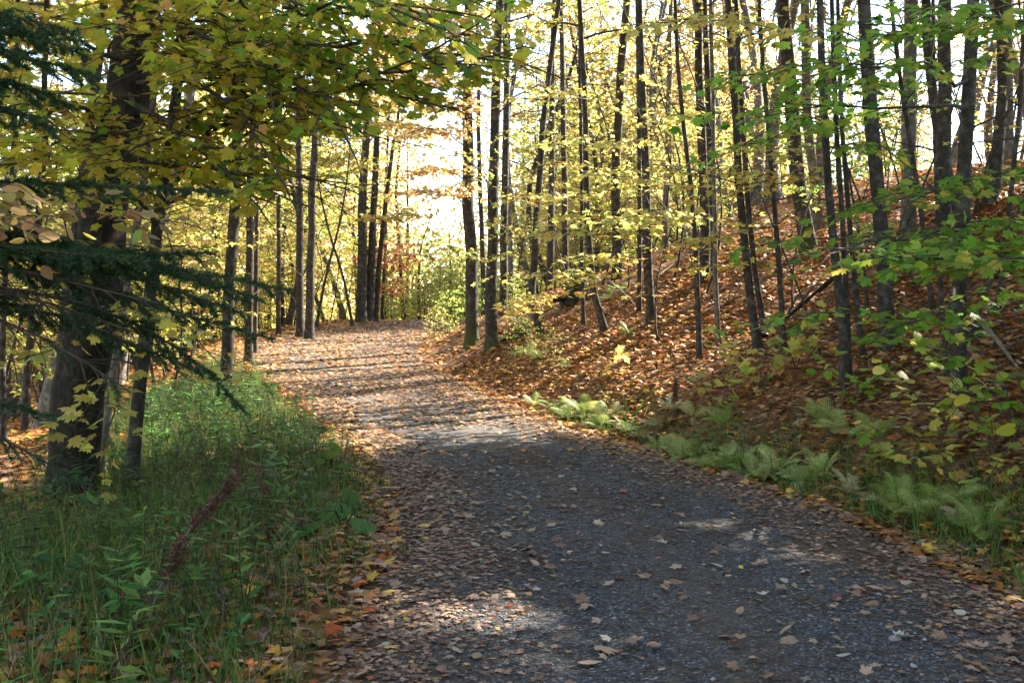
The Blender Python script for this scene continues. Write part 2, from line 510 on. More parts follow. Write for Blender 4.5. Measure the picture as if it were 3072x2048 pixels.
def crown(h0, h1, R, nl, tw_gap, leaf_gap, leaf, key, key2=None, p2=0, rise=.5, base_r=.05, lo_w=.7, axis=None, tw=.38, tilt=.45):
    tb, lf = Tubes(), Leaves()
    for i in range(nl):
        f = (i + rng.uniform(0, .9)) / nl
        z = h0 + (h1 - h0) * f
        w = lo_w + (1 - lo_w) * min(1, f / .35) if f < .35 else max(.12, 1 - ((f - .35) / .65) ** 1.6 * .9)
        L = R * w * rng.uniform(.7, 1.15)
        a = i * 2.39996 + rng.uniform(-.4, .4)
        d = np.array([math.cos(a), math.sin(a), 0])
        up = rise * (.4 + f) * L
        p = np.array([0, 0, z]) if axis is None else axis(z)
        P = [p, p + d * L * .45 + [0, 0, up * .65], p + d * L + [0, 0, up]]
        bough(tb, lf, P, base_r * (1 - .6 * f), L * tw, tw_gap, leaf_gap, leaf, key, key2, p2, start=.2, sides=4, tilt=tilt)
    return tb, lf

# ------------------------------------------------------------------ setting: ground and path
def build_ground():
    xs = np.concatenate([np.linspace(-400, -60, 18), np.linspace(-55, -14, 42), np.arange(-13.5, 15, .2), np.linspace(15.5, 60, 46), np.linspace(65, 400, 18)])
    ys = np.concatenate([np.linspace(-60, 0, 13), np.arange(1, 46, .22), np.linspace(46.5, 110, 60), np.linspace(118, 600, 22)])
    X, Y = np.meshgrid(xs, ys)
    Z = hz(X, Y)
    l, r = eL(Y), eR(Y)
    inside = (X > l + .12) & (X < r - .12)
    Z = np.where(inside & (Y < 48) & (Y > .5), Z - .03, Z)
    V = np.stack([X, Y, Z], -1).reshape(-1, 3)
    nx, ny = len(xs), len(ys)
    i = np.arange(ny - 1)[:, None] * nx + np.arange(nx - 1)[None]
    i = i.ravel()
    T = np.concatenate([np.stack([i, i + 1, i + nx + 1], 1), np.stack([i, i + nx + 1, i + nx], 1)])
    tag(link("ground", mesh_tris("ground", V, T, M_GROUND, smooth=True)), kind="structure")
    ys = np.arange(.3, 48.4, .16); nc = 33
    f = np.linspace(0, 1, nc)
    l, r = eL(ys), eR(ys)
    wob = .07 * np.sin(ys * 3.1) + .05 * np.sin(ys * 7.3 + 1)
    X = (l + wob)[:, None] * (1 - f) + (r + .8 * wob[::-1])[:, None] * f
    Y = np.repeat(ys[:, None], nc, 1)
    Z = hz(X, Y) + .006
    Z[:, 0] -= .05; Z[:, -1] -= .05
    V = np.stack([X, Y, Z], -1).reshape(-1, 3)
    i = (np.arange(len(ys) - 1)[:, None] * nc + np.arange(nc - 1)[None]).ravel()
    T = np.concatenate([np.stack([i, i + 1, i + nc + 1], 1), np.stack([i, i + nc + 1, i + nc], 1)])
    m = np.abs(2 * f - 1)[None] * np.ones((len(ys), 1))
    dirt = np.clip((m - .5 + .12 * np.sin(ys * 2.2)[:, None]) / .35, 0, 1) * .9 + .55 * np.exp(-((f[None] - .5 + .03 * np.sin(ys * .9)[:, None]) / .07) ** 2) + np.interp(ys, [10, 18], [0, .5])[:, None]
    tag(link("path", mesh_tris("path", V, T, M_GRAVEL, smooth=True, moss=np.clip(dirt, 0, 1).ravel())), kind="structure")
build_ground()

# ------------------------------------------------------------------ shared crowns and fill trees
def crown_pair(name, h, R, nl, tw_gap, leaf_gap, leaf, key, key2, p2, rise, base_r, tpl, tilt=.45, lo_w=.7):
    tb, lf = crown(0, h, R, nl, tw_gap, leaf_gap, leaf, key, key2, p2, rise, base_r, tilt=tilt, lo_w=lo_w)
    return tb.build(name + "_branches", M_BARK), leaf_mesh(name + "_leaves", lf.arrays(), tpl, M_LEAF)
CROWNS = {
    'Y':  crown_pair("yellow", 8.5, 2.9, 26, .17, .038, .15, 'Y', 'YG', .35, .55, .035, LEAF4),
    'O':  crown_pair("orange", 8.5, 2.7, 24, .18, .042, .15, 'P', 'O', .45, .65, .035, LEAF4),
    'YG': crown_pair("yellowgreen", 8.5, 3.0, 26, .17, .038, .15, 'YG', 'Y', .4, .5, .035, LEAF4),
    'S':  crown_pair("sparse", 8.5, 2.5, 18, .30, .095, .14, 'Y', 'P', .4, .6, .035, LEAF4),
}

# places on the ground that the sun reaches through gaps between the crowns
LIT = []
for _u, _v, _r in ((800, 835, 1.7), (680, 830, 1.3), (920, 815, 1.2), (660, 800, 1.0), (760, 940, .6), (1150, 962, .4), (1430, 985, .35), (1440, 870, .5), (520, 900, .7), (1010, 780, .7), (1750, 560, .7),
                   (1330, 740, .6), (850, 770, .7), (1280, 950, .4), (560, 950, .5), (1060, 1415, .32)):
    _b = hit(_u, _v)
    if _b is not None: LIT.append((_b, _r))
LIT.append((at(925, 600, 41), 1.0))
LIT_C = [(at(900, 130, 6.6), .4), (at(650, 130, 6.8), .4), (at(350, 200, 7.6), .4), (at(560, 330, 6.8), .4)]
def sun_clear(x, y, z0, z1, R, also=True):
    for p, r in (LIT + LIT_C if also else LIT):
        for zz in np.linspace(z0, z1, 5):
            t = (zz - p[2]) / SUNV[2]
            if t <= 0: continue
            q = p + SUNV * t
            if (q[0] - x) ** 2 + (q[1] - y) ** 2 < (R * .8 + r) ** 2: return False
    return True

def proto(name, label, cat, H, r, h0, R, nl, tw_gap, leaf_gap, leaf, key, key2, p2, rise, base_r, tpl, lean=.0, sides=7, bark=M_BARK, tilt=.45, lo_w=.7, group=None):
    ph = rng.uniform(0, 6.28, 2)
    z = np.linspace(-.25, H, 14)
    P = np.stack([lean * H * .1 * (np.sin(z * .5 + ph[0]) - math.sin(ph[0])), lean * H * .1 * (np.sin(z * .37 + ph[1]) - math.sin(ph[1])), z], 1)
    def ax(zz): return np.array([np.interp(zz, z, P[:, 0]), np.interp(zz, z, P[:, 1]), zz])
    t = thing(name, label, cat, (0, 0, 0), group)
    rad = r * np.clip(1 - np.clip(z, 0, H) / H * .85, .1, 1); rad[0] *= 1.6; rad[1] *= 1.1
    tb = Tubes(); tb.add(P, rad, sides)
    link("trunk", tb.build("trunk", bark), t)
    bt, lf = crown(h0, H * .99, R, nl, tw_gap, leaf_gap, leaf, key, key2, p2, rise, base_r, axis=ax, tilt=tilt, lo_w=lo_w)
    link("branches", bt.build("branches", M_TWIG), t)
    link("crown", leaf_mesh("crown", lf.arrays(), tpl, M_LEAF), t)
    return t

class Spots:
    def __init__(s): s.p = []
    def ok(s, x, y, d):
        for a, b in s.p:
            if (a - x) ** 2 + (b - y) ** 2 < d * d: return False
        s.p.append((x, y)); return True
SPOT = Spots()

# ------------------------------------------------------------------ trees traced one by one
def trunk_obj(parent, pts, rad, base, bark, sides, rough, moss=0.0, name="trunk"):
    tb = Tubes(); tb.add(pts, rad, sides, rough=rough)
    fn = None
    if moss:
        zb = base[2]
        def fn(V):
            h = V[:, 2] - zb
            n = .5 + .5 * np.sin(V[:, 0] * 31 + V[:, 2] * 17) * np.sin(V[:, 1] * 27 + V[:, 2] * 11)
            return np.clip((moss - h) / moss, 0, 1) * np.clip(n + .45, 0, 1)
    return link(name, tb.build(name, bark, off=base, moss_fn=fn), parent)

HAND = {}
def hand_tree(key, name, label, line, w, d=None, H=15.0, bark=None, crown_key='Y', cs=1.0, sides=9, moss=0.0, top=.55, crown_h=.48, cat="tree", group=None, rough=.06, dstep=0.0, hb=None):
    """LINE: picture points from the base up; W: width at the base in picture units; D: distance (else where the base meets the ground)."""
    bark = bark or M_BARK
    if d is None:
        b = hit(*line[0]); d = b[1]
    P = [at(u, v, d + dstep * i) for i, (u, v) in enumerate(line)]
    gz = hz1(P[0][0], P[0][1])
    if P[0][2] > gz + .02:                               # the foot stands behind something: run the stem down to the ground
        P.insert(0, np.array([P[0][0] + .1 * (P[0][0] - P[1][0]), P[0][1], gz]))
    base = P[0].copy(); base[2] = gz; P[0][2] = gz
    SPOT.p.append((base[0], base[1]))
    r0 = .88 * w * KW * d / FPX / 2
    Hz = gz + H
    last = P[-1]; dr = unit(P[-1] - P[-2])
    if last[2] < Hz - 1:
        up1 = last + unit(dr * .6 + np.array([0, 0, .5])) * (Hz - last[2]) * .3
        up2 = np.array([up1[0] + dr[0] * .3, up1[1], Hz])
        P += [up1, up2]
    n = 18 if sides > 8 else 13
    Q, L = resample(np.array(P), n)
    Q[2:-1] = (Q[1:-2] + 2 * Q[2:-1] + Q[3:]) / 4
    Q[1:-1, :2] += rng.normal(size=(n - 2, 2)) * r0 * .12
    ph = rng.uniform(0, 6.28, 2); sw = np.linspace(0, 1, n) * np.minimum(np.arange(n), 2) / 2
    Q[:, 0] += .05 * np.sin(np.linspace(0, 9, n) + ph[0]) * sw; Q[:, 1] += .06 * np.sin(np.linspace(0, 7, n) + ph[1]) * sw
    f = np.linspace(0, 1, n)
    rad = r0 * (1 - (1 - .16) * f ** 1.1)
    vis = f
    under = np.array([[Q[0][0], Q[0][1], Q[0][2] - .3]])
    foot = Q[0] + (Q[1] - Q[0]) * min(.35, .3 / max(np.linalg.norm(Q[1] - Q[0]), .01))
    Q = np.vstack([under, Q[:1], foot[None], Q[1:]])
    k_ = 1.0 if w < 100 else .8
    rad = np.concatenate([[r0 * 1.55 * k_, r0 * 1.35 * k_, r0 * 1.05 * (k_ + 1) / 2], rad[1:]])
    t = thing(name, label, cat, base, group)
    trunk_obj(t, Q, rad, base, bark, sides, rough, moss)
    for _ in range(7 if w > 12 else 5):
        tw = Tubes()
        z = gz + rng.uniform(1.0, min(8, H * .6)); p = np.array([np.interp(z, Q[:, 2], Q[:, 0]), np.interp(z, Q[:, 2], Q[:, 1]), z])
        a = rng.uniform(0, 6.28); L = rng.uniform(.5, 1.7); dv = np.array([math.cos(a), math.sin(a) * .6, rng.uniform(-.15, .75)]) * L
        R = [p, p + dv * .5 + rng.normal(size=3) * .06, p + dv + rng.normal(size=3) * .1]
        tw.add(R, [.010, .007, .003], 4)
        for g in (.35, .55, .75, .9):
            q = p + (R[2] - p) * g; e = q + (dv * .35 + rng.normal(size=3) * .25 * L) * (1.1 - .5 * g)
            tw.add([q, (q + e) / 2 + rng.normal(size=3) * .03, e], [.005, .0035, .002], 3, cap=False)
        link("twig", tw.build("twig", M_TWIG, off=base), t)
    if crown_key:
        ch = (hb if hb is not None else crown_h * H)
        zz = gz + ch
        if not sun_clear(Q[-1][0], Q[-1][1], zz + 1, gz + H, 2.4 * cs): crown_key = 'S'
        bm, lm = CROWNS[crown_key]
        i = int(np.argmin(np.abs(Q[:, 2] - zz)))
        loc = Q[i] - base
        sc = (H * 1.02 - loc[2]) / 8.5
        rz = rng.uniform(0, 6.28)
        for nm, me in (("branches", bm), ("crown", lm)):
            o = link(nm, me, t, loc); o.rotation_euler = (0, 0, rz); o.scale = (cs, cs, sc)
    HAND[key] = (t, base, Q, r0, d)
    return t

def canopy_tint(lf):
    for P, C in zip(lf.P, lf.C):
        u, v = to_px(P)
        p = np.interp(u, [300, 520, 700, 1000, 1150], [.05, .22, .52, .45, .25])
        k = rng.random(len(P)) < p
        C[k] = pal('CANG', int(k.sum()))

def near_foliage(t, base, lf, tpl, material, singles, flat_name="foliage", single_name="leaf", tpl_single=None, wscale=1.0):
    """The leaves that show largest become children of their own, the rest one mesh."""
    arr = lf.arrays()
    P, F, Nn, S, C = arr
    if not len(P): return
    u, v = to_px(P)
    inside = (u > -20) & (u < 2372) & (v > -20) & (v < 1588)
    dist = np.linalg.norm(P - np.array([0, 0, EYE]), axis=1) / S
    order = np.argsort(np.where(inside, dist, dist + 1e6))
    pick = order[:singles]; pick = pick[inside[pick]]
    rest = np.setdiff1d(np.arange(len(P)), pick)
    if len(rest):
        tag(link(flat_name, leaf_mesh(flat_name, [a[rest] for a in arr], tpl, material, off=base, wscale=wscale), t), kind="stuff")
    tp = tpl_single or tpl
    mes = []
    for q in (tp if isinstance(tp, list) else [tp]):
        mes.append(mesh_tris(single_name, q[0] * np.array([wscale, 1, 1]), q[1], material, col=np.ones((len(q[0]), 3))))
    X, Y, Z = frames(F[pick], Nn[pick])
    for j, i in enumerate(pick):
        o = bpy.data.objects.new(single_name, mes[j % len(mes)]); COL.objects.link(o); o.parent = t
        m = Matrix.Identity(4)
        for k in range(3):
            m[k][0], m[k][1], m[k][2], m[k][3] = X[j][k] * S[i], Y[j][k] * S[i], Z[j][k] * S[i], P[i][k] - base[k]
        o.matrix_local = m
        o.color = (C[i][0], C[i][1], C[i][2], 1)

T_ = hand_tree
# beside the path on the grassy side
T_('L1', "maple_tree", "thick dark old maple with ridged bark leaning out of the grassy verge", [(165, 1130), (178, 930), (213, 640), (290, 350), (312, 100), (325, -80)], 132, d=8.6, H=15, bark=M_BARK_OLD, crown_key='YG', cs=1.1, sides=22, crown_h=.42, rough=.09)
T_('L2', "maple_tree", "slim forked maple stem pale on its sunny edge before the old dark trunk", [(300, 1160), (316, 920), (338, 690), (375, 360), (410, 150), (432, -40)], 36, H=10, crown_key='YG', cs=.7, sides=10, crown_h=.5)
T_('L3', "maple_tree", "tan sapling stem rising just behind the thick dark trunk", [(232, 1060), (262, 830), (292, 610), (330, 420)], 26, d=9.6, H=8, bark=M_DEAD, crown_key='YG', cs=.6, sides=8)
T_('L3b', "maple_tree", "dark slanting stem behind the thick trunk with a shadowed fork", [(130, 1000), (150, 760), (165, 560), (230, 160), (250, -30)], 34, d=11, H=11, crown_key='Y', cs=.8, sides=8)
T_('L4', "maple_tree", "dark straight maple just beyond the spruce branch tips", [(520, 800), (530, 600), (538, 430), (552, 100), (560, -30)], 34, d=17.5, H=15, crown_key='Y')
T_('L5', "maple_tree", "slim maple stem a little past the dark one beyond the spruce tips", [(571, 745), (573, 520), (578, 300), (590, 0)], 22, d=23, H=15, crown_key='Y')
T_('L5b', "maple_tree", "thin pale stem standing in yellow saplings beyond the verge", [(585, 750), (590, 560), (592, 380), (600, 100)], 14, d=25, H=13, crown_key='YG')
T_('L6', "maple_tree", "dark maple of a close pair beside the leafy path bank", [(690, 752), (690, 540), (686, 300), (690, 0)], 22, d=30, H=17, crown_key='Y')
T_('L7', "maple_tree", "taller dark maple of the close pair beside the leafy path bank", [(711, 762), (714, 560), (722, 330), (732, 100), (738, -20)], 24, d=29.5, H=18, crown_key='O', crown_h=.55)
T_('L8', "maple_tree", "straight dark maple at the crest, first of the triple clump", [(831, 737), (832, 520), (838, 330), (856, 170), (862, 0)], 27, d=38, H=18, crown_key='O', crown_h=.5)
T_('L9', "maple_tree", "middle stem of the triple maple clump at the crest", [(848, 735), (856, 520), (864, 330), (868, 180)], 22, d=38.3, H=17, crown_key='Y', crown_h=.5)
T_('L9b', "maple_tree", "thin outward leaning stem of the triple clump at the crest", [(862, 732), (874, 560), (890, 420), (920, 250)], 15, d=38.6, H=14, crown_key='Y', cs=.7)
T_('L10', "maple_tree", "slender bowed sapling leaning towards the triple clump at the crest", [(808, 735), (790, 640), (758, 540), (735, 440)], 8, d=35, H=9, crown_key='YG', cs=.6, sides=6)
T_('L11', "maple_tree", "thin sapling tilted over the bank between pair and triple clump", [(728, 745), (745, 640), (770, 560), (790, 470)], 8, d=34, H=9, crown_key='YG', cs=.6, sides=6)
T_('L12', "maple_tree", "small young tree alone in the bright gap beyond the crest", [(963, 728), (960, 640), (962, 570), (985, 520)], 9, d=50, H=6.5, crown_key=None, sides=6)
T_('L13', "maple_tree", "thin straight stem under the scarlet leaves beside the crest", [(878, 722), (880, 640), (887, 560), (889, 430)], 9, d=42, H=7, crown_key=None, sides=6)
T_('L14', "maple_tree", "dim slanted stem deep behind the spruce boughs", [(60, 900), (75, 640), (95, 420), (110, 100)], 22, d=14, H=12, crown_key='Y')
T_('L15', "maple_tree", "thin dark stem among yellow leaves behind the old maple", [(5, 760), (12, 600), (28, 420), (40, 100)], 16, d=12, H=11, crown_key='YG')
T_('L16', "maple_tree", "mid grey stem between the spruce tips and the close pair", [(640, 760), (641, 600), (640, 430), (648, 100)], 13, d=31, H=15, crown_key='Y')
# pair and cluster at the foot of the hill
T_('C1', "maple_tree", "stout grey maple with mossy foot where hill meets path", [(1085, 792), (1086, 640), (1078, 480), (1071, 250), (1078, 90), (1082, -20)], 34, H=19, sides=14, moss=.5, crown_key='Y', bark=M_BARK, crown_h=.5)
T_('C2', "maple_tree", "darker twin of the mossy maple, bearing one pale lichen spot", [(1130, 800), (1126, 640), (1131, 440), (1140, 210), (1152, -20)], 31, H=19, sides=14, moss=.3, crown_key='YG', crown_h=.5)
T_('C3', "maple_tree", "narrow stem glimpsed between the two trunks at the hill foot", [(1112, 690), (1108, 540), (1100, 360), (1096, 150)], 15, d=31, H=17, crown_key='Y')
T_('C4', "maple_tree", "dark maple standing behind the twin trunks, foot in green fern", [(1155, 722), (1158, 540), (1163, 330), (1160, 60)], 22, H=18, crown_key='O')
T_('C4b', "maple_tree", "sunlit thin stem close beside the maple behind the twins", [(1172, 690), (1172, 520), (1165, 300), (1168, 50)], 14, d=29, H=17, bark=M_BARK_GREY, crown_key='Y')
T_('C5', "maple_tree", "maple with a hooked mossy foot bending along the slope", [(1243, 776), (1216, 745), (1224, 640), (1236, 450), (1252, 230), (1284, 20)], 20, d=20.8, H=15, crown_key='Y', sides=12, moss=.25)
T_('C6', "maple_tree", "shaded straight trunk beyond the hooked maple", [(1262, 690), (1266, 520), (1268, 300), (1275, 20)], 20, d=30, H=17, crown_key='O')
T_('C7', "maple_tree", "thin straight trunk on the low ridge past the hooked maple", [(1300, 680), (1298, 520), (1292, 250), (1290, 0)], 18, d=28, H=17, crown_key='Y')
T_('R1', "maple_tree", "young maple with a swept foot curving up from the slope", [(1390, 762), (1368, 700), (1352, 600), (1346, 450), (1350, 300), (1334, 60)], 19, H=13, crown_key='Y', sides=10)
T_('R1b', "maple_tree", "straight thin stem just beside the swept-foot maple", [(1340, 740), (1336, 600), (1338, 420), (1330, 150)], 11, d=20, H=12, crown_key='YG', cs=.8)
T_('R2', "maple_tree", "flared dark maple on the ridge line with sky behind", [(1418, 645), (1417, 520), (1416, 330), (1440, 20)], 27, d=23.5, H=17, crown_key='O', sides=12, bark=M_BARK)
T_('R3', "maple_tree", "dark mid-slope maple with a crooked upper fork", [(1497, 742), (1487, 600), (1490, 440), (1476, 300), (1470, 20)], 25, H=15, crown_key='Y', sides=12)
T_('R3b', "maple_tree", "slim stem hugging the crooked forked maple", [(1468, 690), (1470, 520), (1468, 330), (1462, 60)], 13, d=19, H=14, crown_key='YG')
T_('R4', "maple_tree", "pale distant stem on the ridge beside the crooked maple", [(1527, 600), (1530, 430), (1535, 250), (1540, 20)], 17, d=27, H=16, bark=M_BARK_GREY, crown_key='O')
T_('R5', "maple_tree", "thin sapling trunk carrying a bright yellow spray halfway", [(1607, 828), (1602, 650), (1592, 440), (1565, 260), (1556, 80)], 15, H=10, crown_key='Y', cs=.8, sides=8)
T_('R6', "maple_tree", "slim stem with a sunlit white edge on mid slope", [(1650, 788), (1644, 650), (1640, 500), (1636, 300)], 14, H=11, crown_key='Y', cs=.8, sides=8, bark=M_BARK_GREY)
T_('R7', "maple_tree", "dark double trunk just below the ridge line", [(1618, 640), (1618, 450), (1612, 230), (1602, 40)], 26, d=19, H=17, crown_key='Y', sides=12)
T_('R7b', "maple_tree", "second dark trunk touching the one below the ridge line", [(1640, 620), (1636, 450), (1626, 250), (1620, 40)], 18, d=19.4, H=16, crown_key='O')
T_('R8', "maple_tree", "slanting dark trunk leaning uphill above the yellow shrub", [(1742, 805), (1716, 640), (1698, 460), (1684, 250), (1672, 20)], 23, H=13, crown_key='Y', sides=10)
T_('R8b', "maple_tree", "bowed companion of the slanting trunk above the yellow shrub", [(1757, 772), (1742, 660), (1722, 540), (1708, 400)], 16, H=11, crown_key='YG', cs=.8, sides=8)
T_('R9', "maple_tree", "thin straight pole between slanting trunk and big ridge maple", [(1801, 808), (1790, 640), (1782, 470), (1768, 380), (1752, 150)], 15, H=11, crown_key='YG', cs=.8, sides=8)
T_('R10', "maple_tree", "big flared maple near the top of the leafy slope", [(1856, 545), (1842, 480), (1826, 330), (1808, 150), (1796, 0)], 40, d=18, H=18, crown_key='Y', sides=16, moss=.25)
T_('R10b', "maple_tree", "grey trunk pressed behind the big flared maple", [(1880, 530), (1870, 430), (1856, 280), (1846, 80)], 27, d=19.5, H=17, crown_key='O', bark=M_BARK_GREY, sides=10)
T_('R11', "maple_tree", "twin-stemmed dark maple low on the slope", [(1941, 892), (1930, 700), (1912, 540), (1892, 330), (1886, 100), (1884, -20)], 24, H=12, crown_key='GY' if False else 'YG', sides=10)
T_('R11b', "maple_tree", "straight half of the twin-stemmed maple low on the slope", [(1950, 880), (1946, 700), (1940, 520), (1920, 300)], 16, d=10.8, H=11, crown_key='YG', cs=.8, sides=8)
T_('R12', "maple_tree", "slim pole standing behind the twin-stemmed maple", [(1982, 828), (1968, 700), (1955, 580), (1940, 380)], 15, H=10, crown_key='YG', cs=.8, sides=8)
T_('R13', "maple_tree", "dark smooth trunk broad and leaning amid the slope", [(2040, 808), (2030, 640), (2022, 480), (1998, 240), (1984, 0)], 40, H=15, crown_key='Y', sides=14)
T_('R14', "maple_tree", "wide dark trunk on the hilltop beyond the smooth leaning one", [(2086, 560), (2086, 420), (2090, 200), (2094, -20)], 38, d=15.5, H=17, crown_key='O', sides=12, bark=M_BARK_GREY)
T_('R15', "maple_tree", "brown straight trunk on the hilltop amid green sprays", [(2168, 560), (2166, 420), (2168, 200), (2172, -20)], 36, d=14.8, H=17, crown_key='Y', sides=12)
T_('R16', "maple_tree", "dark maple spreading green layered boughs over the lower slope", [(2203, 918), (2206, 720), (2212, 480), (2226, 200), (2238, -40)], 40, H=12, crown_key='YG', cs=.9, sides=14)
T_('R16b', "maple_tree", "slim straight stem beside the green-boughed maple", [(2176, 905), (2168, 780), (2160, 640), (2150, 420)], 14, d=9.6, H=9, crown_key='YG', cs=.7, sides=8)
T_('R17', "maple_tree", "pale far trunk crossing the upper corner of the hilltop", [(2318, 560), (2314, 380), (2312, 150), (2310, -20)], 28, d=17, H=17, bark=M_BARK_GREY, crown_key='O', sides=10)
T_('R18', "maple_tree", "thin crooked stem slanting across the hilltop trunks", [(2140, 700), (2122, 520), (2100, 330), (2062, 180), (2040, 0)], 14, d=12, H=10, crown_key='YG', cs=.7, sides=8)
T_('R19', "maple_tree", "thin dark sapling among the green sprays on the upper slope", [(2290, 760), (2300, 600), (2330, 420), (2345, 200)], 14, d=11, H=9, crown_key='YG', cs=.7, sides=8)

# ------------------------------------------------------------------ boughs traced on the trees close to the camera
def limbs_from(tbl, lf, specs, r0, tw_len, tw_gap, leaf_gap, leaf, key, key2=None, p2=0, kids=3, kid_len=.45, flat=.25, start=.2, tilt=.38, keep=None, stem=None):
    stem = Q if stem is None else stem
    for sp in specs:
        P = np.array([at(u, v, d) for u, v, d in sp])
        P[0] = [np.interp(P[0][2], stem[:, 2], stem[:, 0]), np.interp(P[0][2], stem[:, 2], stem[:, 1]), P[0][2]]
        W, L = smooth_line(P, 10)
        bough(tbl, lf, P, r0, tw_len, tw_gap, leaf_gap, leaf, key, key2, p2, start=start, flat=flat, tilt=tilt, keep=keep)
        for i in range(kids):
            f = .25 + .6 * (i + rng.random()) / max(kids, 1)
            j = min(int(f * 9), 8)
            d = unit(W[j + 1] - W[j]); side = unit(np.cross(d, [0, 0, 1])) * (1 if i % 2 else -1)
            kl = L * kid_len * rng.uniform(.6, 1.1)
            e = W[j] + (d * .7 + side * .7 + np.array([0, 0, rng.uniform(-.12, .16)])) * kl
            m = (W[j] + e) / 2 + [0, 0, .05 * kl]
            bough(tbl, lf, [W[j], m, e], r0 * .5, tw_len * .8, tw_gap, leaf_gap, leaf, key, key2, p2, start=.12, flat=flat, tilt=tilt, keep=keep)

def shaft_keep(P):
    # gaps between leaf sprays where the sun comes through to the path
    ok = np.ones(len(P), bool)
    for p, r in LIT:
        if p[1] > 20: continue
        d = P - p; t = d @ SUNV
        ok &= ~((np.linalg.norm(d - t[:, None] * SUNV[None], axis=1) < min(r, .5) + .05) & (t > .3))
    return ok

def canopy_keep(P):
    # the bough tips end along this outline (an arch over the path)
    u, v = to_px(P)
    lim = np.interp(u, [-100, 0, 300, 430, 560, 640, 680, 740, 800, 900, 1000, 1080, 1180, 1260], [520, 520, 520, 520, 500, 455, 330, 300, 340, 270, 250, 210, 160, 60])
    trunk_gap = (u > 250) & (u < 345) & (v > 60) & (v < 430) & (P[:, 1] < 8.4) & (rng.random(len(P)) < .55)
    return (v < lim + rng.normal(size=len(P)) * 14) & ~trunk_gap

t, base, Q, r0, d = HAND['L1']
tb, lf = Tubes(), Leaves()
limbs_from(tb, lf, [
    [(315, 260, 8.6), (500, 290, 8.0), (640, 218, 7.4), (800, 190, 7.0), (960, 135, 6.6), (1090, 90, 6.4)],
    [(318, 120, 8.6), (520, 70, 7.6), (760, 75, 7.0), (950, 115, 6.5), (1140, 150, 6.2)],
    [(316, 190, 8.6), (480, 150, 7.5), (640, 150, 6.8), (760, 215, 6.3), (800, 300, 6.0)],
    [(320, 30, 8.6), (500, -60, 7.4), (800, -30, 6.6), (1040, 20, 6.2)],
    [(312, 80, 8.6), (600, 10, 6.6), (860, 20, 5.9), (980, 60, 5.6)],
    [(300, 330, 8.6), (430, 390, 7.4), (550, 420, 6.7), (640, 440, 6.3)],
    [(300, 300, 8.6), (150, 230, 7.8), (40, 300, 7.2)],
    [(310, 150, 8.6), (180, 90, 7.8), (40, 70, 7.2), (-60, 90, 7)],
    [(318, 60, 8.6), (420, 40, 7.4), (560, 130, 6.6), (650, 250, 6.2)],
    [(318, 10, 8.6), (230, -60, 7.4), (100, -30, 6.8)],
    [(322, 20, 8.6), (640, -120, 8.0), (900, -60, 7.6), (1090, 0, 7.4)],
    [(312, 200, 8.6), (420, 300, 7.2), (500, 400, 6.5), (560, 480, 6.2)],
    [(305, 260, 8.6), (200, 340, 7.4), (60, 380, 6.8), (-60, 390, 6.6)],
    [(318, 90, 8.6), (480, 180, 7.0), (600, 330, 6.3), (650, 430, 6.0)],
    [(320, 60, 8.6), (620, 90, 7.6), (860, 200, 7.0), (1000, 250, 6.8)],
], .026, .85, .12, .062, .088, 'CAN', 'O', .08, kids=3, keep=canopy_keep, flat=.32, tilt=.5)
canopy_tint(lf)
limb = link("limb", tb.build("limb", M_TWIG, off=base), t)
near_foliage(t, base, lf, MAPLE, M_LEAF, 300, tpl_single=[MAPLE, MAPLE_B])

t, base, Q, r0, d = HAND['L2']
tb, lf = Tubes(), Leaves()
limbs_from(tb, lf, [
    [(372, 440, 8.3), (450, 350, 7.9), (520, 230, 7.6), (600, 120, 7.3)],
    [(368, 470, 8.3), (520, 350, 7.6), (620, 260, 7.2), (700, 265, 6.9)],
    [(385, 300, 8.3), (520, 220, 7.8), (700, 215, 7.4), (840, 180, 7.2)],
    [(360, 430, 8.3), (260, 320, 8.0), (170, 260, 7.8)],
    [(350, 520, 8.3), (300, 430, 7.6), (120, 430, 7.2)],
], .022, .7, .14, .07, .10, 'CAN', 'Y', .25, kids=1, keep=canopy_keep)
link("limb", tb.build("limb", M_TWIG, off=base), t)
near_foliage(t, base, lf, MAPLE, M_LEAF, 150, tpl_single=[MAPLE, MAPLE_B])

# small lower sprigs of big maple leaves round the old trunk
t, base, Q, r0, d = HAND['L3']
tb, lf = Tubes(), Leaves()
for sp in ([(262, 790, 9.4), (240, 960, 7.0)], [(262, 700, 9.4), (120, 800, 7.4), (20, 840, 7)], [(268, 640, 9.4), (340, 720, 6.6), (350, 745, 6.3)],
           [(262, 800, 9.4), (160, 1000, 6.8)], [(270, 560, 9.4), (480, 800, 7.8), (520, 860, 7.6)], [(262, 820, 9.4), (240, 1100, 7.6)],
           [(265, 650, 9.4), (180, 740, 7.2)], [(285, 560, 9.4), (250, 600, 7.0), (200, 640, 6.8)], [(290, 500, 9.4), (330, 420, 7.4), (300, 330, 7)], [(280, 600, 9.4), (80, 560, 7.4), (0, 590, 7)],
           [(280, 600, 9.4), (420, 560, 7.4), (470, 600, 7)], [(280, 560, 9.4), (60, 700, 8), (-20, 720, 7.6)], [(265, 700, 9.4), (400, 840, 7.8), (440, 880, 7.5)]):
    P = [at(*s) for s in sp]
    bough(tb, lf, P, .012, .38, .2, .08, .115, 'Y', 'YG', .3, start=.5, flat=.25)
link("limb", tb.build("limb", M_TWIG, off=base), t)
near_foliage(t, base, lf, MAPLE, M_LEAF, 120, tpl_single=[MAPLE, MAPLE_B])

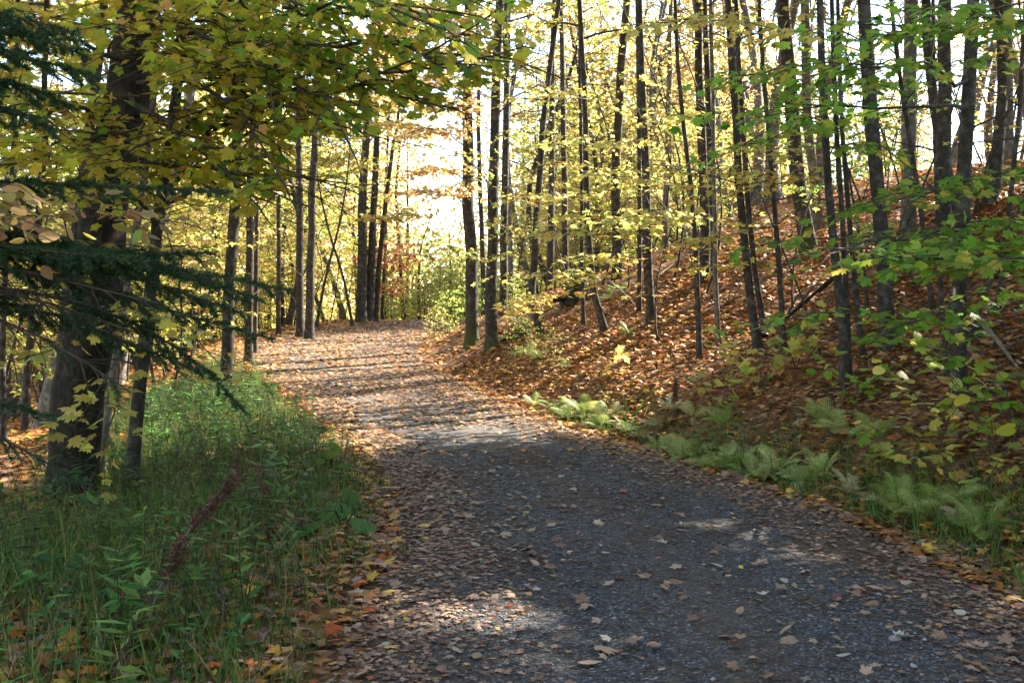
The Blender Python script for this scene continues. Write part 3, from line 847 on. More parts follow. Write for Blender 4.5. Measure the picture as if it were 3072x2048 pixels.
# green maple on the lower slope
t, base, Q, r0, d = HAND['R16']
tb, lf = Tubes(), Leaves()
limbs_from(tb, lf, [
    [(2212, 520, 8.8), (2100, 540, 7.8), (1990, 555, 7.3), (1925, 572, 7.0)],
    [(2210, 560, 8.8), (2200, 570, 7.4), (2120, 590, 6.7), (2010, 590, 6.4)],
    [(2212, 600, 8.8), (2260, 600, 7.4), (2330, 590, 6.6), (2420, 600, 6.2)],
    [(2208, 660, 8.8), (2150, 720, 7.6), (2080, 740, 7.1), (2020, 755, 6.9)],
    [(2214, 400, 8.8), (2130, 440, 7.8), (2070, 465, 7.3)],
    [(2224, 240, 8.8), (2080, 250, 8.2), (1900, 240, 7.8), (1760, 250, 7.6)],
    [(2228, 170, 8.8), (2100, 140, 8.0), (1960, 150, 7.6), (1850, 175, 7.4)],
    [(2234, 60, 8.8), (2100, 60, 7.8), (1990, 90, 7.4)],
    [(2234, 40, 8.8), (2330, 60, 7.2), (2420, 50, 6.4)],
], .018, .6, .10, .065, .10, 'G', 'GY', .5, kids=2, kid_len=.45, flat=.14, start=.3, tilt=.4, keep=shaft_keep)
link("limb", tb.build("limb", M_TWIG, off=base), t)
near_foliage(t, base, lf, MAPLE, M_LEAF, 300, tpl_single=[MAPLE, MAPLE_B])

def sprays(key, specs, leaf, pk, pk2, p2, gap=.15, lgap=.07, tw=.5, r=.012, singles=0, kids=1, tpl=MAPLE_M, start=.25, flat=.1):
    t, base, Q, r0, d = HAND[key]
    tb, lf = Tubes(), Leaves()
    limbs_from(tb, lf, specs, r, tw, gap, lgap, leaf, pk, pk2, p2, kids=kids, kid_len=.4, flat=flat, start=start, tilt=.4, stem=Q, keep=shaft_keep)
    link("limb", tb.build("limb", M_TWIG, off=base), t)
    near_foliage(t, base, lf, tpl, M_LEAF, singles, tpl_single=[MAPLE, MAPLE_B])

sprays('R11', [[(1888, 260, 10.6), (1800, 300, 10), (1715, 335, 9.6), (1660, 350, 9.4)], [(1890, 150, 10.6), (1800, 160, 10), (1700, 180, 9.4), (1640, 200, 9)],
               [(1888, 200, 10.6), (1960, 190, 10), (2060, 200, 9.4)], [(1895, 330, 10.6), (1980, 330, 10), (2050, 340, 9.6)]], .105, 'G', 'GY', .45, singles=60, kids=2)
sprays('R8', [[(1676, 120, 13.2), (1700, 60, 11), (1780, 60, 10), (1860, 50, 9.6)], [(1674, 80, 13.2), (1620, 40, 11.4), (1560, 60, 10.6), (1500, 70, 10.2)],
              [(1690, 330, 13.2), (1780, 345, 12), (1840, 355, 11.5)], [(1696, 420, 13.2), (1790, 410, 12), (1870, 400, 11.6)], [(1690, 360, 13.2), (1650, 440, 12.4), (1600, 470, 12)]], .11, 'Y', 'O', .15, singles=40, kids=2)
sprays('R5', [[(1603, 660, 14), (1580, 575, 13.2), (1560, 555, 12.6)], [(1602, 620, 14), (1650, 600, 13.2), (1690, 600, 12.8)], [(1598, 560, 14), (1615, 545, 13), (1640, 555, 12.4)],
              [(1594, 440, 14), (1500, 400, 13), (1430, 410, 12.4)], [(1590, 400, 14), (1660, 380, 13.2), (1740, 390, 12.8)]], .11, 'Y', 'YG', .3, singles=30)
sprays('R3', [[(1488, 560, 17.2), (1450, 500, 13.5), (1350, 520, 12.2), (1250, 540, 11.6)], [(1488, 520, 17.2), (1520, 490, 13.5), (1480, 490, 12), (1420, 500, 11.6)],
              [(1480, 340, 17.2), (1400, 320, 14.5), (1320, 310, 13.4), (1260, 320, 13)], [(1476, 300, 17.2), (1540, 270, 14.5), (1600, 260, 13.5)]], .11, 'YG', 'Y', .5, singles=60, kids=2)
sprays('R1', [[(1352, 640, 18.4), (1310, 620, 16), (1270, 640, 15)], [(1350, 600, 18.4), (1390, 585, 16), (1440, 590, 15)], [(1346, 460, 18.4), (1290, 440, 16), (1220, 450, 15)],
              [(1346, 400, 18.4), (1410, 390, 16), (1470, 400, 15)], [(1340, 220, 18.4), (1280, 200, 16), (1210, 210, 15)]], .115, 'Y', 'YG', .4, kids=2)
sprays('C5', [[(1222, 690, 20.6), (1240, 690, 16), (1200, 700, 14.6), (1150, 702, 14.2)], [(1234, 470, 20.6), (1180, 440, 18), (1120, 440, 17)], [(1240, 380, 20.6), (1300, 360, 18.4), (1350, 370, 17.6)]], .115, 'Y', 'O', .3, kids=1)
sprays('C1', [[(1076, 480, 24), (1030, 430, 23), (960, 440, 22)], [(1078, 420, 24), (1010, 380, 23), (950, 400, 22.4)], [(1072, 340, 24), (1010, 290, 22), (940, 310, 21)],
              [(1074, 160, 24), (1010, 120, 22), (950, 80, 21)], [(1080, 60, 24), (1000, 30, 22), (930, 40, 21)], [(1074, 220, 24), (1020, 190, 23), (960, 180, 22)], [(1076, 110, 24), (1030, 60, 23), (980, 20, 22)], [(1072, 300, 24), (1030, 240, 22.5), (990, 220, 21.5)]], .13, 'P', 'O', .4, kids=4, r=.022, gap=.11, lgap=.045, tw=.7)
sprays('C2', [[(1140, 210, 21.6), (1090, 170, 20), (1020, 190, 19)], [(1144, 120, 21.6), (1080, 60, 20), (1000, 70, 19)], [(1128, 480, 21.6), (1090, 350, 20), (1000, 345, 19), (900, 325, 18.4), (810, 300, 18)], [(1132, 560, 21.6), (1180, 520, 20), (1230, 520, 19)], [(1138, 260, 21.6), (1190, 220, 20), (1250, 230, 19)],
              [(1130, 420, 21.6), (1080, 400, 20.5), (1040, 430, 20)], [(1128, 620, 21.6), (1040, 560, 19), (980, 590, 18), (930, 590, 17.6)]], .12, 'Y', 'LG', .35, kids=3, r=.02, gap=.18)
sprays('L8', [[(845, 260, 38), (920, 225, 34), (1000, 250, 32)], [(850, 200, 38), (920, 140, 34), (1010, 170, 32)], [(856, 120, 38), (940, 60, 34), (1030, 90, 32)], [(858, 60, 38), (930, 0, 34), (1000, 20, 32)], [(838, 420, 38), (780, 360, 36), (720, 380, 35)], [(840, 330, 38), (900, 280, 36), (960, 290, 35)], [(836, 500, 38), (900, 495, 36), (960, 488, 35.5)]], .16, 'O', 'Y', .5, kids=4, r=.025, gap=.14, lgap=.05, tw=.8)
sprays('L13', [[(880, 660, 42), (900, 580, 41), (960, 590, 40.5)], [(880, 640, 42), (930, 600, 41), (975, 575, 40.6)], [(882, 600, 42), (900, 560, 40), (930, 560, 39.6)], [(880, 690, 42), (900, 650, 40), (915, 640, 39.5)], [(880, 620, 42), (850, 590, 41), (830, 600, 40)]], .19, 'R', 'O', .25, kids=3, r=.014, gap=.2, lgap=.07, tw=.9, flat=.3)
sprays('L12', [[(962, 690, 50), (985, 650, 49.6), (1010, 640, 49.4)], [(962, 660, 50), (985, 610, 49.6), (1000, 590, 49.4)], [(961, 640, 50), (940, 620, 49.6), (930, 610, 49.4)], [(963, 700, 50), (1000, 690, 49), (1040, 680, 48.5)]], .17, 'LG', 'YG', .3, kids=4, r=.02, gap=.2)

# ------------------------------------------------------------------ beech sprig with tan leaves, and the spruce
beech_base = np.array([-4.3, 4.6, hz1(-4.3, 4.6)])
bt = thing("beech_tree", "beech sapling with drooping tan and pinkish leaves beside the spruce", "tree", beech_base)
tb, lf = Tubes(), Leaves()
st = np.array([beech_base + [0, 0, z] + np.array([.05 * z, .1 * z, 0]) for z in np.linspace(-.2, 3.4, 8)])
tb.add(st, np.linspace(.03, .008, 8), 7)
link("trunk", tb.build("trunk", M_BARK_GREY, off=beech_base), bt)
tb = Tubes()
for sp in ([(-160, 470, 4.9), (20, 420, 4.9), (160, 440, 5.0)], [(-160, 520, 4.9), (60, 470, 4.8), (260, 490, 4.9)], [(-160, 500, 4.9), (100, 500, 5.0), (330, 520, 5.2), (430, 500, 5.3)],
           [(-160, 440, 4.9), (0, 470, 4.5), (110, 520, 4.4)], [(-160, 420, 4.9), (-20, 400, 4.5), (60, 420, 4.4)], [(-160, 540, 4.9), (180, 540, 5.2), (340, 560, 5.3)]):
    P = [beech_base + [-.0, .2, 1.6]] + [at(*s) for s in sp]
    bough(tb, lf, P, .009, .36, .09, .055, .095, 'BEECH', 'YG', .12, start=.35, flat=.2, droop=.3, tilt=.9)
link("branches", tb.build("branches", M_TWIG, off=beech_base), bt)
near_foliage(bt, beech_base, lf, OVATE, M_LEAF, 240)

spruce_base = np.array([-4.9, 5.6, hz1(-4.9, 5.6)])
sp_t = thing("spruce_tree", "dark blue-green spruce reaching its drooping boughs over the verge", "tree", spruce_base)
tb = Tubes()
tb.add(np.array([spruce_base + [0, 0, z] for z in np.linspace(-.3, 11, 12)]), np.concatenate([[.24], np.linspace(.19, .02, 11)]), 12, rough=.06)
link("trunk", tb.build("trunk", M_BARK_OLD, off=spruce_base), sp_t)

def spruce_branch(P, needle_from=.2, width=.5, dens=1050, side_gap=.035, bare=False):
    tb, lf = Tubes(), Leaves()
    Q, L = smooth_line(np.array(P), 12)
    tb.add(Q, np.linspace(.022, .004, 12), 5)
    s = np.linspace(0, 1, 12)
    segs = []
    m = int(L * (1 - needle_from * .5) / side_gap)
    for i in range(m):
        f = needle_from * .5 + (1 - needle_from * .5) * i / m
        p = np.array([np.interp(f, s, Q[:, k]) for k in range(3)])
        j = min(int(f * 11), 10); d = unit(Q[j + 1] - Q[j])
        side = unit(np.cross(d, [0, 0, 1])) * (1 if i % 2 else -1)
        tl = width * (1.05 - f) ** .7 * rng.uniform(.5, 1.1)
        dd = unit(d * rng.uniform(.6, 1.1) + side * rng.uniform(.2, 1.0) + np.array([0, 0, rng.uniform(-1.0, .45)]))
        e = p + dd * tl + np.array([0, 0, -.12 * tl])
        tb.add([p, (p + e) / 2 + [0, 0, .03 * tl], e], [.005, .0035, .002], 3, cap=False)
        if bare and rng.random() < .8: continue
        if f > needle_from: segs.append((p, e))
        for k in range(int(tl / .05)):
            g = .25 + .7 * rng.random()
            q = p + (e - p) * g
            sd = unit(np.cross(dd, [0, 0, 1])) * (1 if k % 2 else -1)
            e2 = q + unit(dd * .9 + sd * .7 + np.array([0, 0, rng.uniform(-.9, .2)])) * tl * .45 * (1.15 - g)
            if f > needle_from and not bare: segs.append((q, e2))
            if bare: tb.add([q, e2], [.0025, .0015], 3, cap=False)
    if not bare:
        segs += [(Q[i], Q[i + 1]) for i in range(int(11 * needle_from) + 1, 11)]
    for p, e in segs:
        ln = np.linalg.norm(e - p); k = int(ln * dens)
        if k < 2: continue
        g = rng.random(k)[:, None]; d = unit(e - p)
        r = rng.normal(size=(k, 3)); r[:, 2] += .35
        r -= d[None] * (r @ d)[:, None]; r /= np.linalg.norm(r, axis=1)[:, None]
        F = d[None] * .55 + r * .85
        base_c = np.where(rng.random((k, 1)) < .2, np.array([[.05, .12, .028]]), np.array([[.022, .064, .022]])) * (1 + .25 * rng.normal(size=(k, 1)))
        lf.add(p + (e - p) * g, F, np.cross(F, rng.normal(size=(k, 3))), .027 * rng.uniform(.8, 1.25, k), np.clip(base_c, .006, .2))
    b = link("branch", tb.build("branch", M_TWIG, off=spruce_base), sp_t)
    if lf.count():
        tag(link("needles", leaf_mesh("needles", lf.arrays(), NEEDLE, M_NEEDLE, off=spruce_base, wscale=.15), b), kind="stuff")
for P, kw in (
    ([(-420, 470, 5.4), (0, 530, 5.2), (300, 590, 5.0), (520, 640, 4.8), (670, 668, 4.7)], dict(width=.42)),
    ([(-420, 420, 5.6), (100, 420, 5.6), (350, 430, 5.5), (530, 440, 5.4)], dict(width=.34)),
    ([(-420, 560, 5.6), (100, 620, 5.6), (350, 700, 5.5), (500, 750, 5.4), (630, 778, 5.3)], dict(width=.34, needle_from=.55)),
    ([(-420, 560, 5.4), (50, 560, 5.4), (300, 590, 5.2), (480, 580, 5.0)], dict(width=.45)),
    ([(-420, 100, 5.2), (0, 110, 5.0), (150, 150, 4.9), (230, 180, 4.8)], dict(width=.5)),
    ([(-420, 20, 5.0), (-50, 20, 4.8), (110, 40, 4.7), (180, 80, 4.6)], dict(width=.5)),
    ([(-420, 200, 5.2), (-60, 230, 5.0), (60, 250, 4.9), (130, 300, 4.8)], dict(width=.5)),
    ([(-420, 640, 5.8), (100, 700, 5.8), (330, 800, 5.8), (450, 850, 5.8)], dict(width=.45, needle_from=.55)),
    ([(-420, 620, 5.6), (0, 660, 5.4), (200, 720, 5.3), (330, 770, 5.3)], dict(width=.6, bare=True)),
    ([(-420, 700, 5.4), (-50, 700, 5.2), (150, 790, 5.2), (300, 900, 5.2)], dict(width=.6, bare=True)),
    ([(-420, 560, 5.2), (0, 600, 5.0), (200, 660, 5.0), (380, 700, 5.0)], dict(width=.5, bare=True)),
    ([(-420, 880, 5.2), (-60, 960, 5.2), (80, 1040, 5.3), (200, 1120, 5.4)], dict(width=.4, bare=True)),
    ([(-420, 760, 5.0), (-80, 880, 5.0), (40, 960, 5.0), (120, 960, 5.0)], dict(width=.4, needle_from=.6)),
    ([(-420, 620, 6.2), (200, 680, 6.4), (380, 780, 6.4), (480, 820, 6.4), (560, 940, 6.2)], dict(width=.4, needle_from=.6)),
    ([(-420, 60, 5.4), (0, 60, 5.2), (130, 90, 5.1), (200, 130, 5.0)], dict(width=.5)),
    ([(-420, 160, 5.4), (-20, 170, 5.2), (100, 200, 5.1), (170, 250, 5.0)], dict(width=.5)),
    ([(-420, 500, 5.2), (200, 560, 5.1), (420, 610, 5.0), (600, 690, 4.9)], dict(width=.45, needle_from=.45)),
    ([(-420, 520, 5.5), (250, 600, 5.4), (430, 680, 5.3), (560, 720, 5.2)], dict(width=.42, needle_from=.5)),
    ([(-420, 500, 5.0), (0, 560, 4.8), (200, 590, 4.7), (340, 600, 4.6)], dict(width=.4)),
):
    P3 = [at(*p) for p in P]
    P3[0] = spruce_base + np.array([0, 0, max(.5, P3[0][2] - spruce_base[2] + .1)])
    spruce_branch(P3, **kw)

# ------------------------------------------------------------------ forest behind
PROTO = {
    'tallY': proto("maple_tree", "x", "tree", 15, .13, 3.6, 3.0, 32, .19, .045, .16, 'Y', 'YG', .4, .5, .04, LEAF4, lean=.5),
    'tallG': proto("maple_tree", "x", "tree", 14, .12, 2.6, 3.1, 34, .19, .045, .16, 'YG', 'Y', .35, .45, .04, LEAF4, lean=.5),
    'tallO': proto("maple_tree", "x", "tree", 16, .14, 6.5, 2.7, 26, .20, .05, .16, 'P', 'O', .5, .6, .04, LEAF4, lean=.4, bark=M_BARK_GREY),
    'bare': proto("maple_tree", "x", "tree", 16, .14, 8.0, 2.3, 18, .30, .12, .15, 'P', 'Y', .5, .6, .04, LEAF4, lean=.4, bark=M_BARK_GREY),
    'tallD': proto("maple_tree", "x", "tree", 15, .11, 4.2, 3.3, 34, .20, .045, .26, 'Y', 'YG', .5, .5, .04, LEAF4, lean=.25),  # oversized leaves: an added maple, put in mostly out of view to block sun
    'sapY': proto("maple_sapling", "x", "sapling", 5.5, .028, .9, 1.6, 24, .13, .045, .12, 'Y', 'YG', .3, .3, .012, LEAF4, lean=.9, sides=5, tilt=.32),
    'sapG': proto("maple_sapling", "x", "sapling", 5.0, .026, .7, 1.6, 24, .13, .045, .12, 'YG', 'LG', .35, .3, .012, LEAF4, lean=.9, sides=5, tilt=.32),
    'sapP': proto("maple_sapling", "x", "sapling", 6.5, .032, 1.4, 1.7, 24, .14, .05, .12, 'Y', 'P', .5, .35, .012, LEAF4, lean=1.0, sides=5, tilt=.35),
    'pole': proto("maple_sapling", "x", "sapling", 6.5, .020, 1.2, 1.0, 16, .17, .16, .11, 'Y', 'O', .3, .6, .009, LEAF4, lean=1.6, sides=5, tilt=.4),
    'bush': proto("shrub", "x", "shrub", 1.9, .016, .15, .9, 26, .10, .04, .10, 'LG', 'YG', .4, .5, .008, LEAF4, lean=1.2, sides=5, tilt=.6),
}
PLACED = set()
CYL = []
FILLS = []
def place(kind, x, y, scale, label, group, rz=None):
    p = PROTO[kind]; z = hz1(x, y)
    if kind == 'tallD': CYL.append((x, y, z + 5 * scale, z + 14 * scale, 2.3 * scale))
    tint = 1 + .10 * rng.normal(size=3) * [.6, 1, .6]
    color = (float(tint[0]), float(tint[1]), float(tint[2]), 1)
    rz = rng.uniform(0, 6.28) if rz is None else rz
    if kind not in PLACED:
        PLACED.add(kind)
        p.location = (x, y, z); p.rotation_euler = (0, 0, rz); p.scale = (scale,) * 3
        p["label"] = label; p["group"] = group
        r = p
    else:
        r = copy_tree(p, (x, y, z), rz, scale, label, group, color)
    FILLS.append([r, kind, x, y])
    return r

LAB = {
    ('wood', 'tallY'): ("tall yellow maple in the crowded woods past the grassy verge", "yellow maples in the woods past the verge"),
    ('wood', 'tallG'): ("tall yellow-green maple in the crowded woods past the grassy verge", "yellow-green maples in the woods past the verge"),
    ('wood', 'tallO'): ("tall grey-barked maple with orange leaves in the woods past the verge", "orange maples in the woods past the verge"),
    ('wood', 'sapY'): ("slender yellow sapling filling the woods past the grassy verge", "yellow saplings in the woods past the verge"),
    ('wood', 'sapG'): ("slender yellow-green sapling filling the woods past the grassy verge", "yellow-green saplings in the woods past the verge"),
    ('wood', 'sapP'): ("slender gold and peach sapling in the woods past the verge", "peach saplings in the woods past the verge"),
    ('hill', 'tallY'): ("tall yellow maple standing on the hill above the leafy slope", "yellow maples on the hill"),
    ('hill', 'tallG'): ("tall yellow-green maple standing on the hill above the leafy slope", "yellow-green maples on the hill"),
    ('hill', 'tallO'): ("tall grey-barked maple with peach leaves on the hilltop", "grey maples on the hilltop"),
    ('hill', 'sapY'): ("slender yellow sapling growing on the leaf-covered slope", "yellow saplings on the slope"),
    ('hill', 'sapG'): ("slender yellow-green sapling growing on the leaf-covered slope", "yellow-green saplings on the slope"),
    ('hill', 'sapP'): ("slender gold and peach sapling growing on the leaf-covered slope", "peach saplings on the slope"),
    ('gap', 'bush'): ("pale green bush in the bright gap beyond the crest", "bushes beyond the crest"),
    ('gap', 'sapG'): ("pale young tree in the bright gap beyond the crest", "young trees beyond the crest"),
    ('bank', 'bush'): ("low leafy green bush along the bank beside the path", "bushes along the path bank"),
}
LAB[('hill', 'bare')] = ("tall thinly leaved grey trunk on the hilltop against the sky", "thinly leaved trunks on the hilltop")
LAB[('wood', 'bare')] = ("tall thinly leaved grey trunk in the woods past the verge", "thinly leaved trunks in the woods")
for _k in ('tallY', 'tallG', 'tallO', 'sapG'):
    LAB[('far', _k)] = ("distant %s maple in the woods beyond the low ridge" % {'tallY': 'yellow', 'tallG': 'yellow-green', 'tallO': 'orange', 'sapG': 'young'}[_k], "distant %s woods trees" % _k[-1:].lower().replace('y', 'yellow').replace('g', 'green').replace('o', 'orange'))
    LAB[('side', _k)] = ("%s maple shading the path from outside the view" % {'tallY': 'yellow', 'tallG': 'yellow-green', 'tallO': 'orange', 'sapG': 'young'}[_k], "maples around the viewpoint")
LAB[('side', 'tallD')] = ("dense yellow maple added to shade the path, mostly outside the view", "maples around the viewpoint")
LAB[('hill', 'tallD')] = LAB[('side', 'tallD')]
def fill(where, kinds, n, xr, yr, dmin, cond, smin=.8, smax=1.15, sunny=True):
    k = 0; tries = 0
    while k < n and tries < n * 60:
        tries += 1
        x, y = rng.uniform(*xr), rng.uniform(*yr)
        if not cond(x, y): continue
        kd = kinds[int(rng.integers(0, len(kinds)))]
        sc = rng.uniform(smin, smax)
        if sunny:
            z = hz1(x, y)
            z0, z1, R = {'t': (4, 15, 2.7), 'b': (8, 16, .3), 's': (1, 5, .9), 'p': (1, 5, .3)}[kd[0]]
            if kd == 'bush': z0, z1, R = .3, 1.5, .5
            if not sun_clear(x, y, z + z0 * sc, z + z1 * sc, R * sc):
                if kd == 'tallO' and (where, 'bare') in LAB: kd = 'bare'
                else: continue
        if not SPOT.ok(x, y, dmin): continue
        lab, grp = LAB[(where, kd)]
        place(kd, x, y, sc, lab, grp)
        k += 1
def pxu(x, y): return (512 + FPX * x / y) / KW

wood = lambda x, y: x < eL(y) - 1.6 and -500 < pxu(x, y) < 900
fill('wood', ['tallY', 'tallG', 'tallY', 'tallG', 'tallO'], 70, (-40, 0), (13, 62), 1.7, wood)
fill('wood', ['sapY', 'sapG', 'sapY', 'sapP'], 110, (-28, -4), (11, 48), .9, lambda x, y: x < eL(y) - 1.4 and -150 < pxu(x, y) < 900)
hill = lambda x, y: x > eR(y) + 9 and 1180 < pxu(x, y) < 3100
fill('hill', ['bare', 'bare', 'tallO', 'bare'], 100, (6, 34), (12, 52), 1.4, lambda x, y: hill(x, y) and pxu(x, y) > 1620, .9, 1.2)
fill('hill', ['tallO', 'tallY', 'bare'], 26, (4, 26), (14, 52), 1.5, lambda x, y: hill(x, y) and pxu(x, y) < 1680, .9, 1.2)
fill('hill', ['tallY', 'tallG', 'tallO'], 26, (0, 18), (31, 60), 1.6, lambda x, y: x > eR(y) + 2.5 and 1150 < pxu(x, y) < 1900, sunny=False)
fill('hill', ['sapY', 'sapG', 'sapP'], 45, (0, 18), (28, 55), 1.0, lambda x, y: x > eR(y) + 2.5 and 1150 < pxu(x, y) < 1800, .9, 1.5)
fill('hill', ['sapY', 'sapG', 'sapP'], 40, (0, 14), (13, 42), 1.2, lambda x, y: x > eR(y) + 2.2 and 1170 < pxu(x, y) < 2100)
fill('hill', ['tallD'], 22, (5, 24), (1, 18), 1.8, lambda x, y: x > eR(y) + 4 and pxu(x, y) > 2450, .95, 1.15)
def far_woods():
    tb, lf = Tubes(), Leaves()
    for xr, yr, n, c in (((-70, -6), (55, 105), 75, lambda x, y: -300 < pxu(x, y) < 905), ((0, 75), (54, 105), 62, lambda x, y: 1125 < pxu(x, y) < 1750), ((4, 40), (46, 64), 22, lambda x, y: 1200 < pxu(x, y) < 1750), ((20, 90), (60, 105), 26, lambda x, y: 1750 < pxu(x, y) < 2500), ((-20, 8), (95, 130), 20, lambda x, y: True), ((-14, -2), (52, 80), 5, lambda x, y: 840 < pxu(x, y) < 945), ((-9, 9), (66, 92), 9, lambda x, y: 925 < pxu(x, y) < 1150)):
        k = 0
        while k < n:
            x, y = rng.uniform(*xr), rng.uniform(*yr)
            if not c(x, y): continue
            k += 1
            z = hz1(x, y); H = rng.uniform(11, 18) if y < 95 else rng.uniform(5, 7)
            mid = xr in ((-14, -2), (-9, 9))
            if xr == (-9, 9): H = rng.uniform(5.5, 8.5)
            tb.add([(x, y, z - .3), (x + rng.normal() * .2, y, z + H * .5), (x + rng.normal() * .3, y, z + H)], [.15, .10, .03], 5)
            m = 1300
            f = rng.beta(1.4, 1.2, m); R = (1.2 + 2.2 * np.sin(np.pi * np.clip(f * .9 + .1, 0, 1)) ** .8)
            cl = rng.normal(size=(60, 3)); q = cl[rng.integers(0, 60, m)] * .75 + rng.normal(size=(m, 3)) * .35
            P = np.stack([x + q[:, 0] * R * .8, y + q[:, 1] * R * .8, z + 1.2 + f * (H - 1.2) + q[:, 2] * .25], 1)
            key = ['Y', 'YG', 'P', 'Y', 'YG', 'O'][int(rng.integers(0, 6))] if y < 95 else 'LG'
            if mid: key = ['P', 'O', 'Y'][k % 3] if xr[0] == -14 else ['LG', 'YG', 'P', 'LG'][k % 4]
            lf.add(P, rng.normal(size=(m, 3)), rng.normal(size=(m, 3)) * .7 + [0, 0, 1], rng.uniform(.17, .32, m), pal(key, m))
    o = tag(link("woods", leaf_mesh("woods", lf.arrays(), LEAF2, M_LEAF)), "far yellow woods beyond the crest and the low ridge", "woods", kind="stuff")
    tag(link("trunks", tb.build("trunks", M_BARK), o), kind="stuff")
far_woods()
fill('side', ['tallD'], 8, (-18, -4), (-14, 9), 2.2, lambda x, y: y < 1 or pxu(x, y) < -350)
fill('side', ['tallG', 'tallD'], 8, (-16, -5.5), (1, 12), 1.8, lambda x, y: pxu(x, y) < -220)
fill('side', ['tallD'], 12, (4.5, 16), (-14, 3), 2.2, lambda x, y: True)
fill('side', ['tallD'], 6, (-8, 8), (-22, -7), 2.4, lambda x, y: abs(x - 1) > 1.5 or y < -15)
SHADE = [(x, y) for y in np.arange(3.2, 11.6, .6) for x in np.arange(-4.2, 3.6, .6)] + [(x, y) for y in np.arange(6, 13, .9) for x in np.arange(3, 8, .9)]
def sun_ray(p, dg):
    ok, loc, nor, idx, ob, m = SC.ray_cast(dg, Vector(p), Vector(SUNV))
    return ob if ok else None
def top_of(o):
    while o.parent: o = o.parent
    return o
def clear_sun():
    # thin out background trees that stand in the way of the sun patches on the path
    for it in range(4):
        bpy.context.view_layer.update(); dg = bpy.context.evaluated_depsgraph_get()
        fills = {f[0].name: f for f in FILLS}; cnt = {}
        for p, r in LIT + LIT_C:
            k = 30
            for _ in range(k):
                a, q = rng.uniform(0, 6.28), r * math.sqrt(rng.random())
                ob = sun_ray((p[0] + q * math.cos(a), p[1] + q * math.sin(a), p[2] + .12), dg)
                if ob is not None:
                    t = top_of(ob).name
                    if t in fills: cnt[(t)] = cnt.get(t, 0) + 1.0 / k
        bad = [t for t, c in cnt.items() if c > .10]
        if not bad: break
        for t in bad:
            f = fills[t]
            if f[0] in PROTO.values(): continue
            FILLS.remove(f)
            for ch in list(f[0].children): bpy.data.objects.remove(ch)
            bpy.data.objects.remove(f[0])
def shade_gaps(its=4):
    # add shading maples uphill wherever the near path and bank would still lie in the sun
    for it in range(its):
        bpy.context.view_layer.update(); dg = bpy.context.evaluated_depsgraph_get(); new = []
        for x0, y0 in SHADE:
            for _ in range(5):
                x, y = x0 + rng.uniform(-.3, .3), y0 + rng.uniform(-.3, .3)
                p = np.array([x, y, hz1(x, y) + .1])
                if any(np.linalg.norm(p - q) < r + .5 for q, r in LIT): continue
                if sun_ray(p, dg) is not None: continue
                def through(c):
                    a, b, z0, z1, R = c
                    t = ((z0 + z1) / 2 - p[2]) / SUNV[2]; q = p + SUNV * t
                    return (q[0] - a) ** 2 + (q[1] - b) ** 2 < R * R
                if any(through(c) for c in new): continue
                for zz in (13, 11, 15, 9.5, 17, 12, 14, 10, 8.5, 16, 18.5):
                    q = p + SUNV * ((zz - p[2]) / SUNV[2]) + rng.normal(size=3) * .4
                    z = hz1(q[0], q[1]); sc = max(.85, min(1.35, (zz - z) / 9.5))
                    if pxu(q[0], q[1]) < 2480 and (z + 4.4 * sc < 1.65 + .31 * q[1] or q[1] < 13 or pxu(q[0], q[1]) < 1300): continue
                    if sun_clear(q[0], q[1], z + 4 * sc, z + 15 * sc, 3.0 * sc, False):
                        place('tallD', q[0], q[1], sc, *LAB[('side', 'tallD')]); new.append((q[0], q[1], z + 5 * sc, z + 14 * sc, 2.2 * sc)); break
clear_sun()
shade_gaps()
clear_sun()
shade_gaps(2)
LAB[('hill', 'pole')] = ("thin crooked bare pole on the slope", "thin poles on the slope")
LAB[('wood', 'pole')] = ("thin crooked bare pole in the woods", "thin poles in the woods")
fill('hill', ['pole'], 46, (1, 14), (9, 30), .8, lambda x, y: x > eR(y) + 1.9 and 1250 < pxu(x, y) < 2400, .6, 1.3, sunny=False)
fill('wood', ['pole'], 40, (-24, -3), (12, 40), .8, lambda x, y: x < eL(y) - 1.5 and -50 < pxu(x, y) < 880, .6, 1.3, sunny=False)
fill('gap', ['bush'], 44, (-9, 4), (43, 66), .7, lambda x, y: 850 < pxu(x, y) < 1140, .9, 1.6)
fill('gap', ['sapG'], 10, (-9, 4), (52, 80), 1.2, lambda x, y: (850 < pxu(x, y) < 920) or 1030 < pxu(x, y) < 1140, .7, 1.0)
for u, v, s in ((1000, 790, .55), (1030, 770, .7), (1055, 700, .8), (1180, 770, .45), (1190, 715, .5), (1090, 740, .6), (1200, 830, .45), (1260, 850, .4), (1330, 690, .6), (850, 728, .5), (880, 726, .45)):
    b = hit(u, v)
    if b is not None: place('bush', b[0], b[1], s, *LAB[('bank', 'bush')])

WHICH = {'L1': "thick old maple", 'L2': "slim forked stem", 'L3b': "dark slanting stem", 'L4': "maple at the spruce tips", 'L5': "slim verge maple", 'L6': "close pair of maples", 'L8': "triple crest clump",
    'L10': "bowed sapling", 'L14': "dim slanted stem", 'L16': "mid grey stem", 'C1': "mossy twin trunks", 'C4': "maple behind the twins", 'C5': "hooked maple", 'C7': "thin ridge trunk", 'R1': "swept-foot maple", 'R2': "flared ridge maple",
    'R3': "crooked forked maple", 'R4': "pale ridge stem", 'R5': "yellow-sprayed sapling", 'R7': "dark double trunk", 'R8': "slanting uphill trunk", 'R9': "thin straight pole", 'R10': "big flared maple", 'R11': "twin-stemmed maple",
    'R13': "smooth leaning trunk", 'R14': "wide hilltop trunk", 'R15': "brown hilltop trunk", 'R16': "green-boughed maple", 'R17': "pale corner trunk", 'L12': "lone gap tree"}
